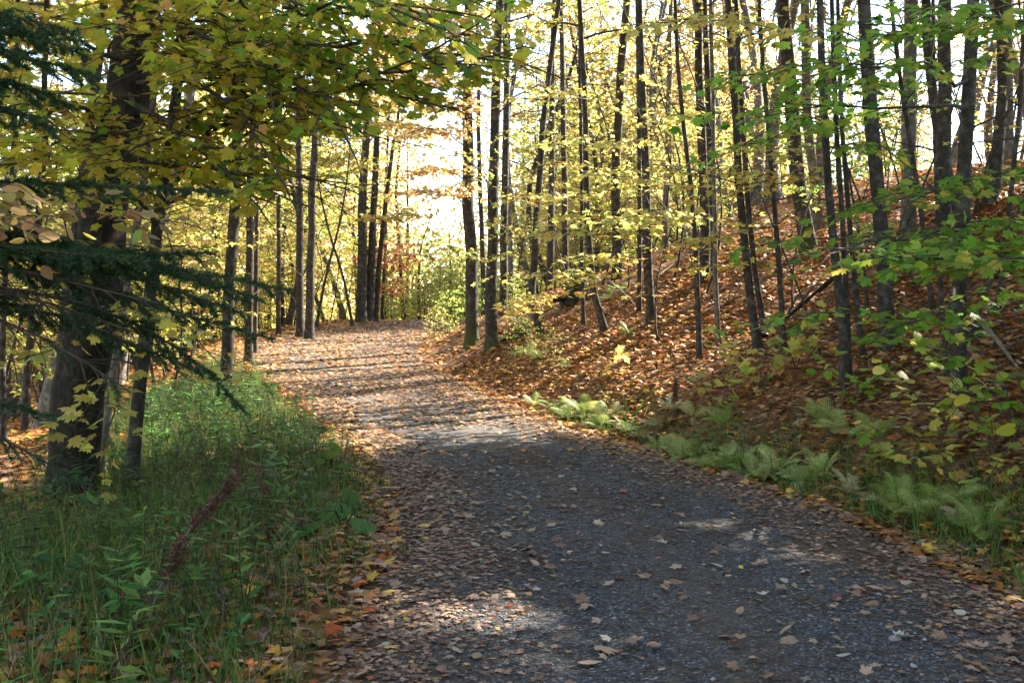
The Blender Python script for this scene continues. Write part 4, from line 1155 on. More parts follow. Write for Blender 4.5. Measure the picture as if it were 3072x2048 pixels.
WHAT = {'pole': "thin crooked bare pole", 'tallY': "tall yellow maple", 'tallG': "tall yellow-green maple", 'tallO': "tall orange-leaved grey maple", 'bare': "thinly leaved grey trunk", 'sapY': "slender yellow sapling", 'sapG': "yellow-green sapling", 'sapP': "slender peach-gold sapling", 'bush': "pale green bush"}
for o, kind, x, y in FILLS:
    if kind not in WHAT or y < 4: continue
    u = pxu(x, y)
    if not -150 < u < 2500: continue
    def score(k):
        b = HAND[k][1]; return abs(pxu(b[0], b[1]) - u) + (0 if b[1] < y else 120)
    k = min(WHICH, key=score); r = y / HAND[k][4]; b = HAND[k][1]
    dep = "before" if r < .95 else "just behind" if r < 1.2 else "some way behind" if r < 1.5 else "well behind" if r < 2 else "far behind"
    sd = "" if abs(pxu(b[0], b[1]) - u) < 25 else (", path side" if (pxu(b[0], b[1]) > u) == (u > 1000) else ", outer side")
    o["label"] = "%s %s the %s%s" % (WHAT[kind], dep, WHICH[k], sd)

# ------------------------------------------------------------------ ferns, shrubs, weeds
def frond_mesh(name, L=.5, npin=15, wid=.17, col=(.2, .3, .06), arch=.62):
    V, T, C = [], [], []
    def tri(a, b, c, k):
        n = len(V); V.extend([a, b, c]); T.append((n, n + 1, n + 2)); C.extend([k] * 3)
    s = np.linspace(0, 1, npin)
    def rach(f): return np.array([0, L * f * (1 - .12 * f), L * (.55 * f - arch * f * f)])
    for i in range(npin - 1):
        a, b = rach(s[i]), rach(s[i + 1])
        w = np.array([.003, 0, 0]); n = len(V)
        V.extend([a - w, a + w, b + w * .8, b - w * .8]); T += [(n, n + 1, n + 2), (n, n + 2, n + 3)]; C.extend([(col[0] * .8, col[1] * .7, col[2])] * 4)
        f = s[i]
        if f < .16: continue
        pl = wid * math.sin(math.pi * min(1, (f - .08) * 1.02)) ** .7 * (1.15 - .4 * f)
        for sd in (-1, 1):
            tip = a + np.array([sd * pl, pl * .45, -pl * .22])
            d = tip - a; fw = (b - a) * 1.25 * rng.uniform(.8, 1.2); pl *= rng.uniform(.88, 1.1)
            k = tuple(np.array(col) * rng.uniform(.8, 1.2))
            for q in range(4):                            # lobes of the pinna
                g0, g1 = q / 4, (q + 1) / 4
                wd = .9 * (1 - g0) + .12
                p0, p1 = a + d * g0, a + d * g1
                tri(p0 - fw * .05, p0 + d * .2 + fw * wd * .62, p1, k)
                tri(p0 - fw * .05, p1, p0 + d * .2 - fw * wd * .5, k)
    return mesh_tris(name, np.array(V), np.array(T), M_GRASS, col=np.array(C))
FRONDS = {
    'green': [frond_mesh("frond", .55, 24, .12, (.25, .33, .08)), frond_mesh("frond", .46, 22, .10, (.30, .37, .10), .8), frond_mesh("frond", .6, 26, .13, (.33, .38, .12), .4)],
    'pale': [frond_mesh("frond", .52, 24, .12, (.38, .45, .15)), frond_mesh("frond", .44, 21, .11, (.46, .48, .20), .85), frond_mesh("frond", .56, 25, .12, (.33, .43, .12), .4)],
    'buff': [frond_mesh("frond", .5, 22, .11, (.45, .35, .17)), frond_mesh("frond", .42, 20, .09, (.40, .28, .12), .9), frond_mesh("frond", .46, 22, .10, (.52, .46, .28), .5)],
}
def fern(u, v, kind, n, s, label):
    b = hit(u, v)
    if b is None: return
    t = thing("fern", label, "fern", b, "ferns along the foot of the slope")
    a0 = rng.uniform(0, 6.28)
    n = int(n * 2.0); s *= .74
    for i in range(n):
        k = kind if rng.random() < .8 else ('buff' if kind == 'pale' else 'pale')
        o = link("frond", FRONDS[k][i % 3], t, (0, 0, .01))
        o.rotation_euler = (rng.uniform(.1, .9), rng.uniform(-.4, .4), a0 + i * 2.4 + rng.uniform(-.3, .3))
        q = s * rng.uniform(.75, 1.15); o.scale = (q, q, q)
FERN_LABELS = {'green': "green fern clump", 'pale': "pale yellow-green fern clump", 'buff': "buff withered fern clump"}
ferns = [
    (1225, 935, 'pale', 6, .75, "farthest up the path edge below the hooked maple"), (1275, 950, 'green', 8, .9, "with bright sunlit tips where the row begins"), (1310, 965, 'pale', 8, .9, "on the path edge below the leafy slope"),
    (1340, 955, 'green', 8, .95, "upright and lush in the middle of the sunny row"), (1375, 985, 'pale', 8, .9, "leaning over the leafy path margin in sun"), (1400, 965, 'pale', 7, .85, "a step up the slope from the sunny row"),
    (1440, 1000, 'pale', 8, .95, "almost white in the sun patch on the path edge"), (1480, 1010, 'buff', 7, .8, "drying at the end of the sunny row"), (1520, 1040, 'pale', 6, .7, "between the sunny row and the shaded row"),
    (1560, 1060, 'green', 8, .85, "at the start of the shaded row beside the path"), (1600, 1050, 'pale', 7, .8, "tucked behind the start of the shaded row"), (1650, 1085, 'green', 8, .95, "spreading flat over the path margin in shade"),
    (1700, 1075, 'green', 8, .95, "tall in the shaded row below the yellow shrub"), (1745, 1105, 'green', 8, .9, "arching towards the gravel in shade"), (1790, 1095, 'pale', 8, .9, "feathery on the bank in shade"),
    (1840, 1120, 'pale', 7, .9, "beside grass on the shaded bank"), (1890, 1105, 'green', 7, .85, "half hidden in shaded grass"), (1960, 1150, 'buff', 7, .85, "withered among grass by the gravel"),
    (2060, 1180, 'green', 8, .95, "bright against dark grass by the gravel"), (2130, 1200, 'green', 7, .95, "upright among dark grass near the path bend"), (2180, 1170, 'pale', 7, .8, "behind dark grass near the big-leaved shrub"),
    (2260, 1235, 'green', 8, .9, "overhanging the dark grass by the frame edge"), (2230, 1205, 'buff', 6, .7, "bleached almost white in dark grass"), (2010, 1010, 'pale', 6, .9, "single on the dark leafy slope"),
    (1950, 1010, 'green', 8, 1.0, "dark on the slope above the shaded row"), (1890, 980, 'green', 7, .9, "dim and low on the leafy slope"), (1540, 950, 'buff', 7, .9, "straw coloured beside the tan weed on the slope"),
    (1590, 965, 'buff', 7, .9, "straw coloured below the yellow seedling"), (1510, 985, 'buff', 6, .8, "bleached just above the path edge"), (1660, 980, 'green', 7, .9, "deep green below the yellow shrub"),
    (1215, 815, 'green', 7, .9, "below the hooked maple in half shade"), (1240, 825, 'green', 7, .8, "crowded beneath the hooked maple"), (1185, 820, 'green', 7, .8, "near the mossy twin trunks"), (1190, 745, 'pale', 7, .9, "lit gold behind the twin trunks"),
    (1300, 850, 'pale', 6, .7, "small and bleached on the lower slope"), (1445, 775, 'green', 6, .7, "alone among red leaves beside the dark mid-slope trunk"), (1420, 670, 'green', 6, .8, "glowing below the ridge-line maple"), (1395, 690, 'green', 6, .8, "glowing near the old stump"),
]
for u, v, k, n, s, txt in ferns:
    fern(u, v, k, n, s, FERN_LABELS[k] + " " + txt)

def leafy_shrub(name, label, cat, u, v, H, stems, leaf, key, key2, p2, tpl, singles, spread=.5, droop=.2, gap=.12, seed_tw=.25, per=.08):
    b = hit(u, v)
    t = thing(name, label, cat, b)
    tb, lf = Tubes(), Leaves()
    for i in range(stems):
        a = i * 2.4 + rng.uniform(-.4, .4)
        e = b + np.array([math.cos(a) * spread * rng.uniform(.4, 1), math.sin(a) * spread * rng.uniform(.4, 1), H * rng.uniform(.6, 1)])
        bough(tb, lf, [b + [0, 0, -.03], (b + e) / 2 + [0, 0, .15 * H], e], .007, seed_tw, gap, per, leaf, key, key2, p2, start=.3, droop=droop, flat=.3, tilt=.4)
    link("stem", tb.build("stem", M_TWIG, off=b), t)
    near_foliage(t, b, lf, tpl, M_LEAF, singles)
leafy_shrub("maple_seedling", "yellow maple seedling patch in front of the slanting trunks", "seedling", 1740, 890, .75, 7, .14, 'Y', 'YG', .4, MAPLE, 140, spread=.6)
leafy_shrub("maple_seedling", "yellow-green seedling with sunlit leaves beside the thin poles", "seedling", 1830, 850, .7, 5, .13, 'YG', 'LG', .4, MAPLE, 90, spread=.5)
leafy_shrub("maple_seedling", "yellow and green seedling near the straw-coloured ferns", "seedling", 1650, 955, .65, 5, .13, 'Y', 'LG', .35, MAPLE, 90, spread=.4)
leafy_shrub("maple_seedling", "single yellow seedling low on the open slope", "seedling", 1415, 860, .35, 3, .13, 'Y', 'YG', .2, MAPLE, 40, spread=.25)
leafy_shrub("hobblebush_shrub", "broad-leaved yellow-green shrub hanging over the shaded bank", "shrub", 2290, 1070, 1.0, 6, .12, 'GY', 'YG', .35, ROUND, 160, spread=.8, gap=.12)
leafy_shrub("hobblebush_shrub", "dark green broad-leaved shrub at the picture edge on the slope", "shrub", 2345, 1010, 1.1, 5, .12, 'G', 'GY', .3, ROUND, 140, spread=.7)
leafy_shrub("hobblebush_shrub", "low yellow-leaved shrub sprig drooping on the dark bank", "shrub", 2160, 990, .5, 5, .12, 'YG', 'Y', .3, ROUND, 60, spread=.5)
leafy_shrub("maple_seedling", "mixed green and rust seedling among leaves above the dark grass", "seedling", 2090, 1090, .45, 7, .11, 'GY', 'O', .25, MAPLE, 90, spread=.7)
leafy_shrub("maple_seedling", "green and gold seedling spread along the shaded lower bank", "seedling", 2230, 1140, .45, 7, .11, 'YG', 'O', .25, MAPLE, 90, spread=.7)
leafy_shrub("maple_seedling", "deep green seedling in the dim hollow of the slope", "seedling", 1960, 930, .45, 6, .11, 'G', 'GY', .25, MAPLE, 80, spread=.5)

def burdock(u, v, label, lv):
    b = hit(u, v); t = thing("burdock_plant", label, "plant", b)
    me = leaf_proto = ROUND
    for (du, dv, h, s, c) in lv:
        q = hit(u + du, v + dv) + np.array([0, 0, h])
        tb = Tubes(); tb.add([b, (b + q) / 2 + [0, 0, .07], q], [.006, .005, .004], 5)
        link("stalk", tb.build("stalk", M_GRASS_STALK, off=b), t)
        F = unit(np.array([q[0] - b[0], (q[1] - b[1]) * .4 - .3, -.12])); Nn = unit(np.array([rng.normal() * .3, -.55 + .3 * rng.normal(), 1]))
        o = link("leaf", leaf_mesh("leaf", [np.array([q]), F[None], Nn[None], np.array([s]), np.array([c])], ROUND, M_LEAF, off=b), t)
M_GRASS_STALK = M_GRASS
burdock(790, 1215, "large flat blue-green leaves at the grassy edge of the path", [(-10, -10, .16, .24, (.15, .33, .10)), (40, 15, .12, .22, (.14, .31, .09)), (-70, 15, .10, .22, (.15, .34, .07)), (-40, 5, .14, .2, (.14, .32, .07)), (20, -30, .2, .17, (.12, .22, .06))])
burdock(760, 1085, "bright green broad leaves catching light on the verge", [(0, 0, .22, .17, (.2, .34, .03)), (-25, 10, .18, .15, (.16, .3, .03)), (30, 12, .14, .15, (.14, .26, .03)), (10, -10, .25, .14, (.2, .32, .03))])

def dry_weed(u0, v0, pts, label, heads):
    b = hit(u0, v0); t = thing("dried_weed", label, "weed", b, "dried weeds in the verge")
    P = [b] + [at(*p) for p in pts]
    tb, lf = Tubes(), Leaves()
    Q, L = smooth_line(np.array(P), 12)
    tb.add(Q, np.linspace(.009, .003, 12), 5)
    link("stem", tb.build("stem", M_DRY, off=b), t)
    k = heads * 4
    f = rng.uniform(.5, 1, k) ** .8; s = np.linspace(0, 1, 12)
    P0 = np.stack([np.interp(f, s, Q[:, i]) for i in range(3)], 1) + rng.normal(size=(k, 3)) * .016
    lf.add(P0, rng.normal(size=(k, 3)), rng.normal(size=(k, 3)), rng.uniform(.014, .036, k), np.array([[.10, .048, .028]]) * rng.uniform(.5, 1.5, (k, 1)))
    tag(link("seed_head", leaf_mesh("seed_head", lf.arrays(), LANCE, M_LITTER, off=b, wscale=2.2), t), kind="stuff")
M_DRY = M_DEAD
dry_weed(330, 1400, [(390, 1290, 5.0), (440, 1200, 5.1), (520, 1130, 5.2), (545, 1090, 5.25)], "tall brown dried dock stalk slanting across the green verge", 190)
dry_weed(330, 1480, [(360, 1360, 4.6), (400, 1290, 4.6), (420, 1230, 4.6)], "brown withered stalk bending at the base of the dock", 110)
dry_weed(620, 1160, [(600, 1110, 6.4), (595, 1060, 6.4)], "dark brown seed head standing in the sunny verge weeds", 70)
dry_weed(545, 1120, [(545, 1070, 7.2), (540, 1030, 7.2)], "small dark seed head beside the slanting dock stalk", 50)
dry_weed(1545, 965, [(1550, 915, 11.8), (1552, 870, 11.8)], "straw-tan dried goldenrod plume on the lower slope", 160)

# fallen boughs, stump and roots on the slope
def fallen(label, pts, r, name="fallen_branch"):
    P = []
    for u, v, h in pts:
        q = hit(u, v); P.append(q + np.array([0, 0, h]))
    t = thing(name, label, "branch", P[0])
    tb = Tubes(); Q, L = smooth_line(np.array(P), 10); tb.add(Q, r * np.linspace(1, .35, 10), 8, rough=.1)
    link("bough", tb.build("bough", M_BARK_OLD if r > .03 else M_DEAD, off=P[0]), t)
    tb = Tubes()
    for i in range(4):
        j = int(rng.integers(3, 9)); d = unit(Q[min(j + 1, 9)] - Q[j])
        e = Q[j] + (d + rng.normal(size=3) * .6 + [0, 0, .4]) * L * .18
        tb.add([Q[j], (Q[j] + e) / 2 + rng.normal(size=3) * .03, e], [r * .4, r * .25, r * .1], 4)
    link("twig", tb.build("twig", M_TWIG, off=P[0]), t)
fallen("fallen dark bough lying up the slope by the slanting trunks", [(1750, 780, .05), (1830, 730, .12), (1920, 680, .3)], .045)
fallen("long fallen limb crossing the slope behind the smooth leaning maple", [(1880, 700, .2), (1960, 650, .35), (2060, 640, .45), (2110, 690, .1)], .04)
fallen("thin dead branch on the slope beyond the straight pole", [(1510, 640, .05), (1600, 580, .15), (1700, 560, .2)], .025)
fallen("thin grey branch lying low across mid slope", [(1560, 720, .05), (1650, 700, .1), (1760, 690, .12)], .02)
fallen("bleached stick lying against the mossy maple foot", [(1030, 785, .03), (1060, 772, .06), (1085, 768, .05)], .022)
fallen("dark fallen stick on the shaded slope below the green boughs", [(2250, 760, .1), (2290, 800, .08), (2340, 860, .05)], .03)
fallen("small dead branch against the ridge by flared maple", [(1400, 655, .1), (1440, 690, .1), (1470, 720, .05)], .03)
fallen("bare branch tangle on the hilltop under the brown trunk", [(2090, 520, .1), (2190, 500, .3), (2290, 470, .35)], .025)

def stump(u, v, r, h, label):
    b = hit(u, v); t = thing("tree_stump", label, "stump", b)
    tb = Tubes()
    tb.add(np.array([b + [0, 0, z] for z in (-.1, .05, h * .5, h)]), [r * 1.4, r * 1.15, r, r * .85], 12, rough=.18)
    link("trunk", tb.build("trunk", M_BARK_OLD, off=b, moss_fn=lambda V: np.clip((V[:, 2] - b[2]) / h, 0, 1) * .7), t)
    tb = Tubes()
    for i in range(4):
        a = i * 1.6 + .3; d = np.array([math.cos(a), math.sin(a), 0])
        tb.add([b + d * r * .7 + [0, 0, .1], b + d * r * 1.8 + [0, 0, .02], b + d * r * 2.6 - [0, 0, .06]], [r * .4, r * .25, r * .1], 6)
    link("root", tb.build("root", M_BARK_OLD, off=b), t)
stump(1325, 690, .28, .45, "dark rotten stump in sun below the ridge")
stump(1200, 778, .20, .2, "low mossy stump at the hooked maple foot")

def rock(u, v, s, label):
    b = hit(u, v); n = 0
    import bmesh
    bm = bmesh.new(); bmesh.ops.create_icosphere(bm, subdivisions=2, radius=1)
    me = bpy.data.meshes.new("rock")
    for q in bm.verts:
        k = 1 + .22 * math.sin(q.co.x * 3 + s * 40) * math.sin(q.co.y * 4 + 1) + rng.normal() * .05
        q.co = Vector((q.co.x * s * 1.2 * k, q.co.y * s * k, q.co.z * s * .6 * k))
    bm.to_mesh(me); bm.free(); me.materials.append(M_STONE)
    a = me.attributes.new("col", 'FLOAT_COLOR', 'POINT'); a.data.foreach_set("color", np.tile([.2, .19, .18, 1], len(me.vertices)).astype(np.float32))
    o = link("rock", me, None, b + [0, 0, s * .2]); tag(o, label, "rock")
rock(2275, 1315 - 5, .035, "small pale stone on the leafy path edge by dark grass")
rock(2055, 1475, .03, "light stone lying on open gravel beside tan leaves")

# ------------------------------------------------------------------ grass and weeds of the verges
def scatter(n, xr, yr, dens):
    x = rng.uniform(*xr, n); y = rng.uniform(*yr, n)
    u = (512 + FPX * x / np.maximum(y, .5)) / KW
    k = (rng.random(n) < dens(x, y)) & (u > -500) & (u < 3300)
    return x[k], y[k]

def patch(x, y, f, a=0.0): return .5 + .5 * np.sin(x * f + 1.3 * np.sin(y * f * .7 + a)) * np.sin(y * f * 1.13 + a)

GL, WL = Leaves(), Leaves()
def verge_dens(x, y):
    t = eL(y) - x + .10 * np.sin(y * 5.2) + .08 * np.sin(y * 11.3)
    d = np.clip(t / .35, 0, 1) * np.clip((3.4 - t) / 1.2, 0, 1)
    d = d * np.interp(y, [3, 8, 16, 24], [1, 1, .8, .25])
    return d * (.2 + .8 * patch(x, y, 2.3))
x, y = scatter(150000, (-6.5, 0), (2.6, 22), verge_dens)
n = len(x); z = hz(x, y)
F = np.stack([rng.normal(size=n) * .35, rng.normal(size=n) * .35, np.ones(n)], 1)
h = rng.uniform(.07, .36, n) * np.interp(eL(y) - x, [0, .5, 1.5], [.5, .85, 1.1])
gc = np.array([(.06, .15, .022), (.085, .19, .03), (.13, .22, .035), (.04, .11, .022), (.30, .24, .10)])
C = gc[rng.choice(5, n, p=[.26, .25, .18, .11, .20])] * (1 + .15 * rng.normal(size=(n, 1)))
GL.add(np.stack([x, y, z - .01], 1), F, rng.normal(size=(n, 3)) * [1, 1, .1], h, np.clip(C, .01, .5))
ws = np.clip(rng.uniform(.005, .011, n) / h, .012, .08)
def right_dens(x, y):
    t = x - eR(y) - .05 + .07 * np.sin(y * 6.1)
    return np.clip(t / .2, 0, 1) * np.clip((1.15 - t) / .5, 0, 1) * np.interp(y, [3, 8.2, 9.5, 12, 30], [1, 1, .7, .35, .06]) * (.4 + .6 * patch(x, y, 2.9, 1))
x, y = scatter(60000, (-1.5, 5.2), (2.6, 14), right_dens)
n = len(x); z = hz(x, y)
h2 = rng.uniform(.10, .36, n)
C = gc[rng.choice(5, n, p=[.35, .25, .1, .25, .05])] * (1 + .15 * rng.normal(size=(n, 1)))
GL.add(np.stack([x, y, z - .01], 1), np.stack([rng.normal(size=n) * .4, rng.normal(size=n) * .4, np.ones(n)], 1), rng.normal(size=(n, 3)) * [1, 1, .1], h2, np.clip(C, .01, .5))
ws = np.concatenate([ws, np.clip(rng.uniform(.005, .010, n) / h2, .012, .08)])
tag(link("grass", leaf_mesh("grass", GL.arrays(), BLADE, M_GRASS, wscale=ws)), "tall green grass on both verges of the path", "grass", kind="stuff")

# leafy weeds (goldenrod and asters) in the verge
tbw = Tubes()
x, y = scatter(5200, (-6.5, -.6), (2.8, 21), lambda x, y: np.clip((eL(y) - x - .25) / .4, 0, 1) * np.clip((3.2 - (eL(y) - x)) / 1, 0, 1) * (.15 + .85 * patch(x, y, 1.7, 2)) * np.interp(y, [3, 6, 12, 21], [.6, .8, 1.1, .6]))
for a, b in zip(x, y):
    zz = hz1(a, b); H = rng.uniform(.2, .62) * (1.15 if b > 7 else .85)
    lean = np.array([rng.normal() * .28, rng.normal() * .28, 1]) * H
    p = np.array([a, b, zz])
    tbw.add([p, p + lean * .5 + rng.normal(size=3) * .01, p + lean], [.004, .003, .0015], 3, cap=False)
    k = int(H / .022)
    f = rng.uniform(.2, 1, k)[:, None]; az = np.arange(k) * 2.4 + rng.uniform(0, 6)
    Fw = np.stack([np.cos(az), np.sin(az), rng.uniform(-.1, .6, k)], 1)
    c0 = np.array([(.065, .17, .035), (.10, .22, .045), (.05, .14, .045), (.14, .24, .05)])[int(rng.integers(0, 4))]
    wl = rng.choice([.6, .8, 1.0, 1.5])
    if rng.random() < .10: c0 = np.array((.20, .12, .055)); wl = .6
    c0 = c0 * rng.uniform(.6, 1.25)
    WL.add(p + lean * f, Fw, np.stack([-Fw[:, 0] * .3, -Fw[:, 1] * .3, np.ones(k)], 1) + rng.normal(size=(k, 3)) * .2, rng.uniform(.05, .12, k) * wl, np.clip(c0 * (1 + .25 * rng.normal(size=(k, 1))), .01, .4))
ug = link("undergrowth", leaf_mesh("undergrowth", WL.arrays(), LANCE, M_GRASS, wscale=1.6))
tag(ug, "leafy green weeds crowding the grassy verge", "weeds", kind="stuff")
tag(link("stems", tbw.build("stems", M_TWIG), ug), kind="stuff")

# ------------------------------------------------------------------ leaf litter, needles, gravel stones
def litter(name, label, n, xr, yr, dens, size, tpl, pk, pk2, p2, tilt, lift, jit=.2, cat="leaves"):
    x, y = scatter(n, xr, yr, dens)
    k = len(x)
    z = hz(x, y) + .008 + rng.random(k) * lift
    Nn = np.stack([rng.normal(size=k) * tilt, rng.normal(size=k) * tilt, np.ones(k)], 1)
    a = rng.uniform(0, 6.28, k)
    F = np.stack([np.cos(a), np.sin(a), np.zeros(k)], 1)
    L = [np.stack([x, y, z], 1), F, Nn, size * rng.uniform(.4, 1.35, k), pal(pk, k, jit, pk2, p2)]
    return tag(link(name, leaf_mesh(name, L, tpl, M_LITTER)), label, cat, kind="stuff")

def off_path(x, y): return np.where((x > eR(y) - .05) | (x < eL(y) + .02), 1.0, 0.0) * (.5 + .65 * patch(x, y, 1.3, .8))
def on_path(x, y): return np.where((x < eR(y)) & (x > eL(y)), 1.0, 0.0)
def verge_less(x, y):
    t = eL(y) - x
    return np.where((t > 0) & (t < 2.6) & (y < 20), .5, 1.0)
litter("leaf_litter", "brown and orange fallen leaves near the path edges", 170000, (-8, 11), (3, 11), lambda x, y: off_path(x, y) * verge_less(x, y) * .72, .08, MAPLE_M, 'LIT', 'LITN', .4, .38, .05)
litter("leaf_litter", "rusty fallen leaves carpeting the middle of the slope", 260000, (-16, 16), (11, 22), lambda x, y: off_path(x, y) * verge_less(x, y) * .50, .095, LEAF4, 'LIT', 'LITB', .10, .42, .05)
litter("leaf_litter", "rusty fallen leaves carpeting the farther slope and woods", 300000, (-32, 22), (22, 46), lambda x, y: off_path(x, y) * .24, .13, LEAF2, 'LIT', 'LITB', .12, .45, .06)
def path_d(x, y):
    l, r = eL(y), eR(y); m = (x - (l + r) / 2) / ((r - l) / 2)
    edge = np.clip((np.abs(m + .03) - .45) / .5, 0, 1) ** 1.2
    left = np.clip((-m - .35) / .4, 0, 1) * .5
    base = np.interp(y, [3, 8, 11, 14, 18, 40], [.015, .04, .12, .33, .7, .9])
    pt = patch(x, y, 1.9, .5)
    return on_path(x, y) * np.clip(base * (.4 + 1.1 * pt) + edge * .95 + left * .6, 0, 1)
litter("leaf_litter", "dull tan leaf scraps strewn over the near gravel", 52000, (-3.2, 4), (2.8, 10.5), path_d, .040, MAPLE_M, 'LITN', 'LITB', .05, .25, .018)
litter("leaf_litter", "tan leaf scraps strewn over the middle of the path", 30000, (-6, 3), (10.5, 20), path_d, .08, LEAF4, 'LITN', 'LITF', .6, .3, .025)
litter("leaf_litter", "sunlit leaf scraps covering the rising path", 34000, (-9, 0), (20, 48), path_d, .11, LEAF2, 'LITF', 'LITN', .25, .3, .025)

# pine needles: thin brown strips lying across the gravel
x, y = scatter(42000, (-1.6, 4), (2.8, 11), lambda x, y: on_path(x, y) * (.25 + .75 * patch(x, y, 2.7, 1.7) ** 2))
k = len(x); a = rng.normal(0, .6, k) + np.where(rng.random(k) < .5, 0, math.pi)
tag(link("pine_needles", leaf_mesh("pine_needles", [np.stack([x, y, hz(x, y) + .010 + rng.random(k) * .006], 1), np.stack([np.cos(a), np.sin(a), rng.normal(size=k) * .04], 1), np.tile([0, 0, 1.0], (k, 1)), rng.uniform(.05, .11, k),
    np.array([[.24, .145, .08]]) * rng.uniform(.6, 1.35, (k, 1))], LANCE, M_LITTER, wscale=.13)), "brown pine needles strewn across the gravel", "needles", kind="stuff")

def gravel():
    x, y = scatter(52000, (-1.4, 3.6), (2.9, 10), lambda x, y: on_path(x, y) * np.interp(y, [3, 6, 10], [1, .7, .4]) * (.35 + .65 * patch(x, y, 3.1, .4)))
    k = len(x)
    s = np.exp(rng.normal(-5.15, .38, k)).clip(.003, .016)
    O = np.array([(1, 0, 0), (0, 1, 0), (-1, 0, 0), (0, -1, 0), (.1, .1, .75), (0, 0, -.7)], float)
    a = rng.uniform(0, 6.28, k); ca, sa = np.cos(a), np.sin(a)
    B = O[None] * (1 + .3 * rng.normal(size=(k, 6, 1)).clip(-1, 1)) * s[:, None, None] * np.stack([np.ones(k), rng.uniform(.6, 1, k), rng.uniform(.5, .9, k)], 1)[:, None]
    X = B[..., 0] * ca[:, None] - B[..., 1] * sa[:, None]; Y = B[..., 0] * sa[:, None] + B[..., 1] * ca[:, None]
    V = np.stack([X + x[:, None], Y + y[:, None], B[..., 2] + (hz(x, y) + .006 + s * .3)[:, None]], -1).reshape(-1, 3)
    T0 = np.array([(0, 1, 4), (1, 2, 4), (2, 3, 4), (3, 0, 4), (1, 0, 5), (2, 1, 5), (3, 2, 5), (0, 3, 5)])
    T = (T0[None] + (np.arange(k) * 6)[:, None, None]).reshape(-1, 3)
    g = np.exp(rng.normal(-2.25, .45, k)).clip(.03, .45)
    c = np.stack([g * .93, g * rng.uniform(.98, 1.03, k), g * rng.uniform(1.0, 1.2, k)], 1)
    tag(link("gravel", mesh_tris("gravel", V, T, M_STONE, col=np.repeat(c, 6, 0))), "dark grey crushed stone covering the path", "gravel", kind="stuff")
gravel()

# single leaves lying on the path, each one an object
FL = [mesh_tris("fallen_leaf", q[0], q[1], M_LITTER, col=np.ones((len(q[0]), 3))) for q in (MAPLE, MAPLE_B, OVATE, _fan([(0, .06), (.15, -.02), (.40, .05), (.31, .21), (.60, .50), (.44, .52), (.50, .70), (.26, .56), (.25, .80), (.12, .79), (0, 1.05)], bend=-.35, curl=-.4))]
KINDS_LEAF = {
    'tan': ((.34, .23, .155), "tan fallen leaf lying on the gravel path", "tan leaves on the gravel"),
    'brown': ((.22, .13, .085), "brown fallen leaf lying on the gravel path", "brown leaves on the gravel"),
    'pale': ((.40, .34, .26), "pale bleached fallen leaf lying on the gravel path", "pale leaves on the gravel"),
    'gold': ((.52, .36, .07), "golden fallen maple leaf at the path margin", "golden leaves at the path margin"),
    'orange': ((.48, .19, .05), "orange fallen maple leaf at the path margin", "orange leaves at the path margin"),
}
def fallen_leaf(x, y, key, s, label=None, group=True, col=None):
    c, lab, grp = KINDS_LEAF[key]
    o = bpy.data.objects.new("fallen_leaf", FL[int(rng.integers(0, 4))]); COL.objects.link(o)
    o.location = (x, y, hz1(x, y) + .022 + .012 * rng.random())
    o.rotation_euler = (rng.normal() * .22, rng.normal() * .22, rng.uniform(0, 6.28)); o.scale = (s, s, s)
    c = np.array(col or c) * rng.uniform(.8, 1.2); o.color = (c[0], c[1], c[2], 1)
    tag(o, label or lab, "leaf", grp if group else None)
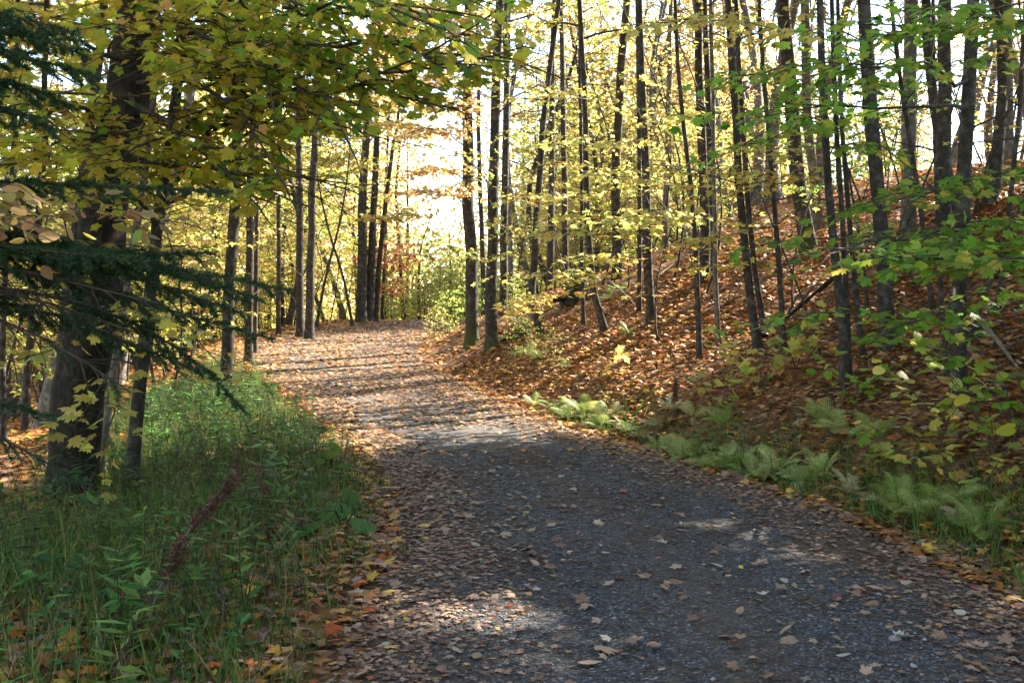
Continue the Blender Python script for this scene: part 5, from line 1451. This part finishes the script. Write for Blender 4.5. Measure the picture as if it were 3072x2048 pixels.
for u, v, key, s, lab, col in (
    (885, 1225, 'orange', .14, "vivid orange-red maple leaf beside the large flat green leaves", (.55, .12, .03)),
    (875, 1310, 'gold', .11, "yellow curled leaf standing at the grass edge", None),
    (1705, 1307, 'gold', .06, "tiny bright yellow leaf alone on open gravel", (.6, .5, .04)),
    (1980, 1363, 'orange', .09, "red leaf lying alone on the gravel past mid path", (.42, .07, .04)),
    (1915, 1390, 'brown', .09, "maroon leaf beside the lone red leaf on gravel", (.16, .05, .05)),
    (2140, 1255, 'gold', .10, "golden leaf resting on the dark grass edge", None),
    (2075, 1250, 'gold', .11, "amber leaf propped at the grass margin of the path", None),
    (2290, 1320, 'gold', .11, "yellow maple leaf upright by the gravel edge grass", None),
    (1535, 1340, 'brown', .10, "curled two-tone brown leaf in the middle of the gravel", None),
    (1815, 1470, 'tan', .13, "broad tan leaf flat on gravel near a pale stone", None),
    (1365, 1500, 'tan', .15, "big tan maple leaf lying on the gravel beside two others", None),
    (1325, 1540, 'tan', .13, "wide dull tan leaf with stalk at the lowest gravel edge", None),
    (2055, 1475, 'pale', .10, "white curled leaf catching light on dark gravel", (.6, .56, .48)),
    (2215, 1315, 'pale', .11, "pale mint-white leaf lying on brown leaves by the bank", (.40, .40, .30)),
    (800, 1440, 'orange', .13, "orange leaf standing in the grass by the sunlit leaves", (.5, .2, .04)),
    (690, 1365, 'gold', .11, "golden leaf caught in the grass above the leaf drift", None),
    (1440, 1135, 'orange', .08, "red leaf on the gravel middle far from the verge", (.42, .08, .03)),
    (240, 1255, 'gold', .09, "yellow leaf hanging in the dark verge grass", None),
    (340, 1325, 'gold', .12, "yellow-tan leaf propped against the dock stalk", None),
    (2310, 1510, 'brown', .10, "dark red-brown leaf at the corner of the path", (.2, .06, .04)),
):
    b = hit(u, v)
    if b is not None: fallen_leaf(b[0], b[1], key, s, lab, False, col)
cnt = 0
while cnt < 270:
    y = rng.uniform(3.6, 9.5); 
    if rng.random() > (4.2 / y) ** 1.2: continue
    l, r = float(eL(y)), float(eR(y)); x = rng.uniform(l - .1, r + .15)
    u = (512 + FPX * x / y) / KW
    if u < -20 or u > 2370: continue
    m = abs((x - (l + r) / 2) / ((r - l) / 2))
    if m > .85 and rng.random() < .35: key = ['gold', 'orange'][int(rng.integers(0, 2))]
    else: key = ['tan', 'tan', 'brown', 'pale', 'brown', 'brown', 'tan'][int(rng.integers(0, 7))]
    fallen_leaf(x, y, key, rng.uniform(.045, .095)); cnt += 1
